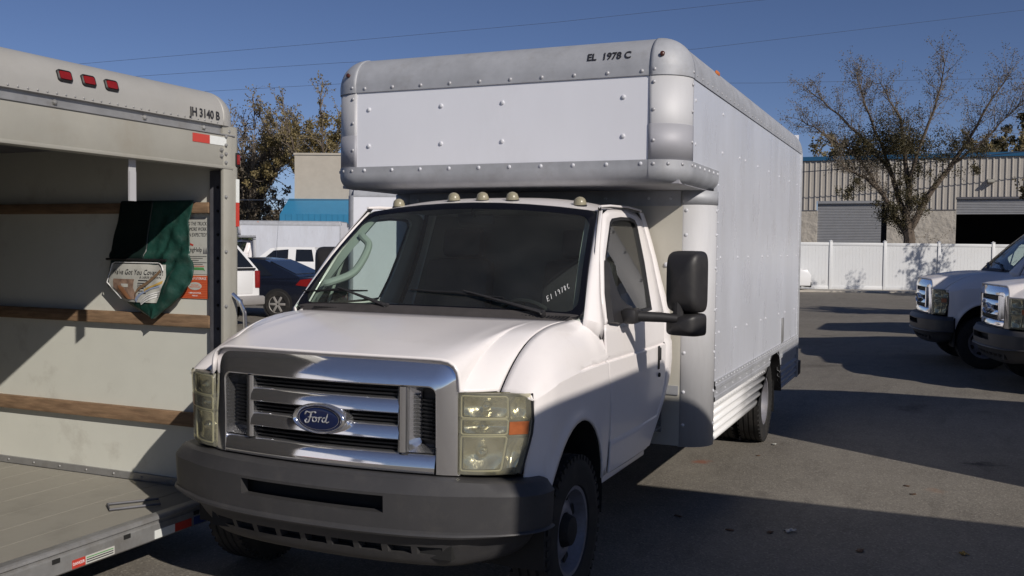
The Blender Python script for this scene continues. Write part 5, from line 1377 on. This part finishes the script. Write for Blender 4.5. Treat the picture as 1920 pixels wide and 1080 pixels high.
car('parked_car', 'white car tail at the fence, just showing past the rear of the large truck', 'car', M['carwhite'],
    [(.05, .25), (.0, .5), (.2, .62), (1.3, .85), (3.5, .95), (4.35, .98), (4.52, .72), (4.50, .25)],
    [(1.2, .82), (2.0, 1.28), (2.7, 1.33), (3.3, 1.27), (4.15, .98), (4.0, .85)], .92, ((.9, .33), (3.6, .33)),
    [[(1.6, .95), (2.1, 1.23), (2.6, 1.26), (2.6, .97)], [(2.66, .97), (2.66, 1.26), (3.2, 1.21), (3.7, 1.0)]], ((1.35, .92), (1.95, 1.24)), ((3.4, 1.24), (4.05, 1.02)), .93, (-7.02, 39.2, .0), math.radians(-68), sport_x)

# ------------------------------------------------------------------ trees
def rv(s=1.0): return Vector((random.gauss(0, s), random.gauss(0, s), random.gauss(0, s)))
def tree(name, label, base, limbs, leafmat_, nleaf, lsize, sub, up=.35, dense=(), seed=1, barkm='bark', cat='tree', twr=.018, lm2=None):
    random.seed(seed); R = thing(name, label, cat, base); B = Vector(base)
    m = MB(); tips = []; tw = MB()
    for L in limbs:
        pts = [Vector(p[:3]) - B for p in L]; rad = [p[3] for p in L]
        P_, r_ = [], []
        for i in range(len(pts) - 1):
            for t in (0, .25, .5, .75):
                P_.append(pts[i].lerp(pts[i + 1], t) + rv(.03 * (1 if i or t else 0)) * (pts[i + 1] - pts[i]).length * .5); r_.append(lerp(rad[i], rad[i + 1], t))
        P_.append(pts[-1]); r_.append(rad[-1]); m.tube(P_, r_, 8)
        if len(L) < 3: continue
        k0 = int(len(P_) * sub.get('from', .35))
        for i in range(k0, len(P_)):
            for _ in range(sub['n']):
                d = (P_[min(i + 1, len(P_) - 1)] - P_[i - 1]).normalized() * .8 + rv(.55) + Vector((0, 0, up)); d.normalize()
                ln = random.uniform(.5, 1.0) * sub['len'] * (1.1 - .5 * i / len(P_))
                q = P_[i]; br = [q]; 
                for s_ in range(4):
                    d = (d + rv(.22) + Vector((0, 0, up * .25))).normalized(); q = q + d * ln / 4; br.append(q); tips.append(q)
                    if random.random() < sub.get('tw', .6):
                        e = q + (d + rv(.7)).normalized() * ln * random.uniform(.2, .45); tw.tube([q, q.lerp(e, .5) + rv(.03), e], [twr * .5, twr * .4, .004], 3, cap=False); tips.append(e); tips.append(q.lerp(e, .5))
                tw.tube(br, [twr * 1.4, twr * 1.1, twr * .8, twr * .6, .005], 4, cap=False)
    m.build('trunk', M[barkm], R); kind(tw.build('twigs', M['twig'], R), 'stuff')
    vs, fs = [], []
    def leaf(c, s):
        a = rv().normalized(); b = a.cross(rv()).normalized(); a *= s * random.uniform(.7, 1.3); b *= s * .55
        i = len(vs); vs.extend([c - a, c + b, c + a, c - b]); fs.append((i, i + 1, i + 2, i + 3))
    for _ in range(nleaf):
        leaf(random.choice(tips) + rv(.10), lsize)
    def crown(mt):
        me = bpy.data.meshes.new('crown'); me.from_pydata([tuple(v) for v in vs], [], fs); me.materials.append(M[mt]); kind(link('crown', me, R), 'stuff'); vs.clear(); fs.clear()
    if vs and lm2: crown(leafmat_)
    for (cx_, cy_, cz_, r, n) in dense:
        c = Vector((cx_, cy_, cz_)) - B; cl = [c + rv(.45) * r for _ in range(max(4, n // 90))]
        for _ in range(n): leaf(random.choice(cl) + rv(.13 * r + .05), lsize * random.uniform(.9, 1.4))
    if vs: crown(lm2 or leafmat_)
    return R
Y = 50.0
tree('tree', 'tall sparse tree with spreading bare limbs behind the white fence', (1.1, Y, 0), [
    [(1.1, Y, 0, .36), (1.12, Y, 2.4, .28), (.98, Y, 3.3, .24)],
    [(1.05, Y, 2.6, .17), (.4, Y, 3.6, .14), (-.2, Y - .3, 4.7, .11), (-1.0, Y - .6, 5.5, .08), (-2.0, Y - 1, 6.0, .04)],
    [(.98, Y, 3.2, .18), (.5, Y + .5, 4.6, .14), (.1, Y + .8, 6.0, .11), (-1.2, Y + 1, 7.5, .08), (-2.6, Y + 1, 9.0, .05), (-4.2, Y + 1, 10.4, .02)],
    [(-.2, Y - .3, 4.7, .09), (-1.5, Y, 6.6, .07), (-3.0, Y, 7.8, .05), (-4.3, Y, 8.6, .02)],
    [(.98, Y, 3.2, .17), (1.0, Y + .2, 5.0, .13), (.8, Y - .2, 6.6, .10), (.5, Y - .5, 8.5, .06), (-.4, Y - .7, 10.2, .02)],
    [(1.0, Y, 5.0, .10), (1.5, Y - .5, 7.2, .08), (2.2, Y - .7, 9.2, .05), (2.5, Y - .8, 11.0, .02)],
    [(1.12, Y, 2.9, .18), (2.1, Y, 4.9, .14), (3.0, Y + .3, 6.2, .11), (3.6, Y + .5, 7.2, .08), (4.5, Y + .8, 9.0, .05), (5.4, Y + 1, 10.6, .02)],
    [(3.0, Y + .3, 6.2, .08), (4.3, Y - .2, 7.2, .06), (5.3, Y - .5, 8.3, .03), (6.2, Y - .6, 9.2, .015)],
    [(.1, Y + .8, 6.0, .08), (-.6, Y - .2, 7.8, .06), (-1.2, Y - .8, 9.4, .04), (-1.5, Y - 1, 10.6, .015)]],
    'leaf_dry', 16000, .042, dict(n=4, len=2.3, tw=.95, **{'from': .45}), up=.35, seed=5, twr=.012, lm2='leaf_dark',
     dense=((-.5, Y, 7.1, 1.3, 4600), (.5, Y - .3, 7.4, 1.2, 4200), (-1.7, Y, 6.8, 1.0, 2600), (1.6, Y, 6.8, 1.0, 2000), (.9, Y, 6.0, .8, 1100), (2.9, Y, 6.9, .9, 1500), (3.7, Y + .3, 7.0, .7, 900), (-2.6, Y, 6.8, .6, 500), (-1.4, Y - .8, 5.2, .55, 700), (-1.9, Y - 1, 4.8, .4, 400),
            (.3, Y - .4, 4.0, .75, 1500), (1.2, Y - .4, 4.3, .8, 1500), (.0, Y - .3, 3.4, .5, 700), (1.9, Y, 4.4, .5, 500), (.8, Y, 3.3, .5, 600), (3.9, Y, 5.9, .5, 350), (2.2, Y, 5.5, .5, 300), (1.0, Y, 5.1, .6, 500)))

def simple_limbs(x, y, h, r, n, spread, seed):
    random.seed(seed); L = [[(x, y, 0, r), (x + .1, y, h * .18, r * .85), (x, y, h * .32, r * .7)]]
    for k in range(n):
        a = 2 * math.pi * (k + random.uniform(-.3, .3)) / n; s_ = spread * random.uniform(.6, 1.1)
        L.append([(x, y, h * random.uniform(.2, .34), r * .5), (x + s_ * .35 * math.cos(a), y + s_ * .35 * math.sin(a), h * .52, r * .36), (x + s_ * .75 * math.cos(a), y + s_ * .75 * math.sin(a), h * random.uniform(.66, .8), r * .22), (x + s_ * math.cos(a), y + s_ * math.sin(a), h * random.uniform(.82, 1.0), .02)])
    return L
def ball(x, y, z, r, n, k, seed):
    random.seed(seed); return [(x + random.gauss(0, r * .5), y + random.gauss(0, r * .5), z + random.gauss(0, r * .38), r * .42, n // k) for _ in range(k)]
tree('tree', 'leafy tree at the right edge, its branch tips reaching in before the dark doorway', (10.8, 36.6, 0), simple_limbs(10.8, 36.6, 7.4, .2, 8, 3.4, 3) + [[(10.7, 36.6, 2.0, .09), (9.0, 36.8, 2.9, .07), (7.4, 37.0, 3.3, .05), (6.1, 37.2, 3.9, .02)]], 'leaf_brown', 7000, .07, dict(n=3, len=1.4), seed=11, lm2='leaf_dark',
     dense=tuple(ball(10.6, 36.6, 5.1, 2.5, 7000, 18, 4)) + ((6.2, 37.2, 3.5, .6, 700), (5.9, 37.3, 4.3, .5, 400), (6.6, 37.0, 2.8, .5, 500)))
tree('tree', 'small leafy tree outside the right of the view, shading the far lot', (7.6, 22.6, 0), simple_limbs(7.6, 22.6, 5.6, .14, 6, 1.9, 5), 'leaf_brown', 4000, .08, dict(n=2, len=.9), seed=12, lm2='leaf_dark', dense=tuple(ball(7.6, 22.6, 4.2, 1.5, 7000, 14, 6)))
tree('tree', 'brown-green leafy tree rising behind the beige building, beside the large truck', (-38.29, 56.61, 0), simple_limbs(-38.29, 56.61, 12.0, .34, 12, 5.2, 4), 'leaf_brown', 9000, .09, dict(n=3, len=2.4), seed=13, lm2='leaf_brown',
     dense=((-40.07, 54.85, 9.68, 1.27, 992), (-38.8, 55.35, 8.92, 1.397, 1364), (-37.02, 55.61, 9.43, 1.27, 930), (-37.4, 55.61, 7.91, 1.143, 558), (-41.59, 54.09, 8.92, 1.016, 620), (-40.83, 54.34, 7.91, 0.762, 372), (-41.85, 53.96, 7.4, 0.762, 372), (-39.05, 55.1, 7.91, 1.016, 558), (-35.75, 56.12, 10.19, 1.143, 496), (-38.29, 55.35, 10.7, 0.889, 310), (-42.36, 53.83, 6.38, 0.762, 310)), twr=.035)
tree('tree', 'tall brown half-bare tree at the far left, next to the open box', (-46.2, 57.2, 0), simple_limbs(-46.2, 57.2, 11.2, .18, 26, 3.8, 9), 'leaf_dry', 14000, .10, dict(n=4, len=2.2, **{'from': .15}), seed=14, barkm='twig', twr=.035, lm2='leaf_dry', dense=tuple(ball(-46.0, 57.2, 7.6, 2.8, 4000, 16, 2)) + tuple(ball(-44.8, 57.4, 4.2, 2.2, 3500, 14, 5)))
tree('bush', 'low green bush below the half-bare tree at the far left', (-45.9, 55.8, 0), [[(-45.9, 55.8, 0, .08), (-45.9, 55.8, 1.2, .05)]], 'leaf_green', 0, .12, dict(n=1, len=1), seed=15, lm2='leaf_green', dense=tuple(ball(-45.6, 55.8, 1.9, 1.7, 4500, 14, 3)), cat='bush')
tree('tree', 'distant tree crown behind the right end of the warehouse roof', (8.2, 92, 0), simple_limbs(8.2, 92, 12.2, .3, 9, 3.6, 21), 'leaf_brown', 5000, .16, dict(n=3, len=1.8), seed=16, lm2='leaf_dark', dense=tuple(ball(8.2, 92, 9.6, 2.6, 5000, 14, 8)), twr=.04)
tree('tree', 'distant dark tree crown behind the left end of the warehouse roof', (-3.9, 90, 0), simple_limbs(-3.9, 90, 11.6, .3, 9, 4.2, 22), 'leaf_brown', 5000, .16, dict(n=3, len=1.8), seed=17, lm2='leaf_dark', dense=tuple(ball(-3.4, 90, 9.2, 2.9, 6500, 16, 9)), twr=.04)

# ------------------------------------------------------------------ cables across the sky
def cable(pts, r, label):
    P_ = []
    for a, b in zip(pts, pts[1:]):
        for k in range(6): P_.append(Vector(a).lerp(Vector(b), k / 6))
    P_.append(Vector(pts[-1])); o = P_[0].copy(); m = MB(); m.tube([p - o for p in P_], r, 5)
    c = tag(m.build('power_cable', M['wire'], None), label, 'cable', 'power cables crossing the sky'); c.location = o
cable(((-50, 10.8, 5.4), (-27.5, 20.6, 7.7), (-17.0, 25.2, 8.8), (-9.8, 28.4, 9.6), (-2.1, 31.8, 10.6), (22, 42, 13.6)), .0055, 'uppermost thin cable crossing the sky over the large truck')
cable(((-50, 11, 6.4), (-23.6, 22.2, 7.5), (-16.6, 25.3, 8.1), (-5.4, 30.2, 8.7), (5.0, 34.9, 10.2), (24, 43, 12.5)), .0055, 'middle thin cable crossing the sky')
cable(((-50, 13, 6.5), (-23.2, 24.6, 7.3), (-17.7, 27.0, 7.7), (-3.5, 33.2, 7.9), (20, 43, 8.6)), .0055, 'lowest thin cable crossing the sky')
cable(((-13, 60.5, 6.35), (-5.69, 60.5, 6.72), (1.0, 60.5, 7.10), (7.0, 60.5, 7.68), (20, 60.5, 9.2)), .028, 'dark cable running in front of the warehouse siding')
cable(((-40, 21.4, 3.5), (-23.66, 28.6, 3.58), (-19.87, 30.27, 3.63), (-5, 36.9, 3.8)), .016, 'dark cable in front of the blue awning')
m = MB(); m.tube([(0, 0, 0), (.03, 0, .9), (.10, 0, 1.75)], [.010, .006, .003], 5)
an = tag(m.build('whip_antenna', M['wire'], None), 'thin whip antenna rising in front of the white crew cab pickup', 'antenna'); an.location = (-20.8, 27.2, 1.0)

# ------------------------------------------------------------------ litter on the asphalt
def scrap(x, y, s, mt, label, name='paper_scrap', cat='litter', seed=1):
    random.seed(seed); m = MB(); n = 5
    m.grid([[((i / n - .5) * s + random.uniform(-.1, .1) * s, (j / n - .5) * s * .6 + random.uniform(-.1, .1) * s, .004 + random.random() * s * .22) for i in range(n + 1)] for j in range(n + 1)])
    o = tag(solid(m.build(name, M[mt], None, sharp=20), .0015), label, cat); o.location = (x, y, gz(x, y)); o.rotation_euler.z = random.random() * 3
scrap(1.77, 2.57, .07, 'silver', 'crumpled silver wrapper on the shaded asphalt at the lower right', seed=3)
M['yleaf'] = mat('yellow_leaf', (.30, .20, .05), .7)
scrap(2.757, 2.549, .06, 'yleaf', 'yellow dry leaf on the shaded asphalt at the bottom right', 'fallen_leaf', 'leaf', 4)
M['bleaf'] = mat('brown_leaf', (.08, .04, .02), .8)
scrap(1.25, 5.35, .05, 'paper', 'small white paper scrap near the rear tyre', seed=6)
for i, (x, y) in enumerate(((1.42, 2.44), (1.66, 2.5), (1.05, 2.62), (1.2, 4.8), (.55, 5.0), (2.45, 3.95), (2.2, 2.35), (2.4, 4.2))):
    random.seed(40 + i); m = MB(); s = random.uniform(.018, .034)
    m.grid([[((a - 1) * s, (b - 1) * s * .6, .003 + random.random() * .008) for a in range(3)] for b in range(3)])
    o = tag(solid(m.build('fallen_leaf', M['bleaf'], None), .001), 'tiny brown dry leaf, one of several scattered on the asphalt right of the large truck', 'leaf', 'tiny dry leaves on the asphalt'); o.location = (x, y, gz(x, y)); o.rotation_euler.z = i * 1.3
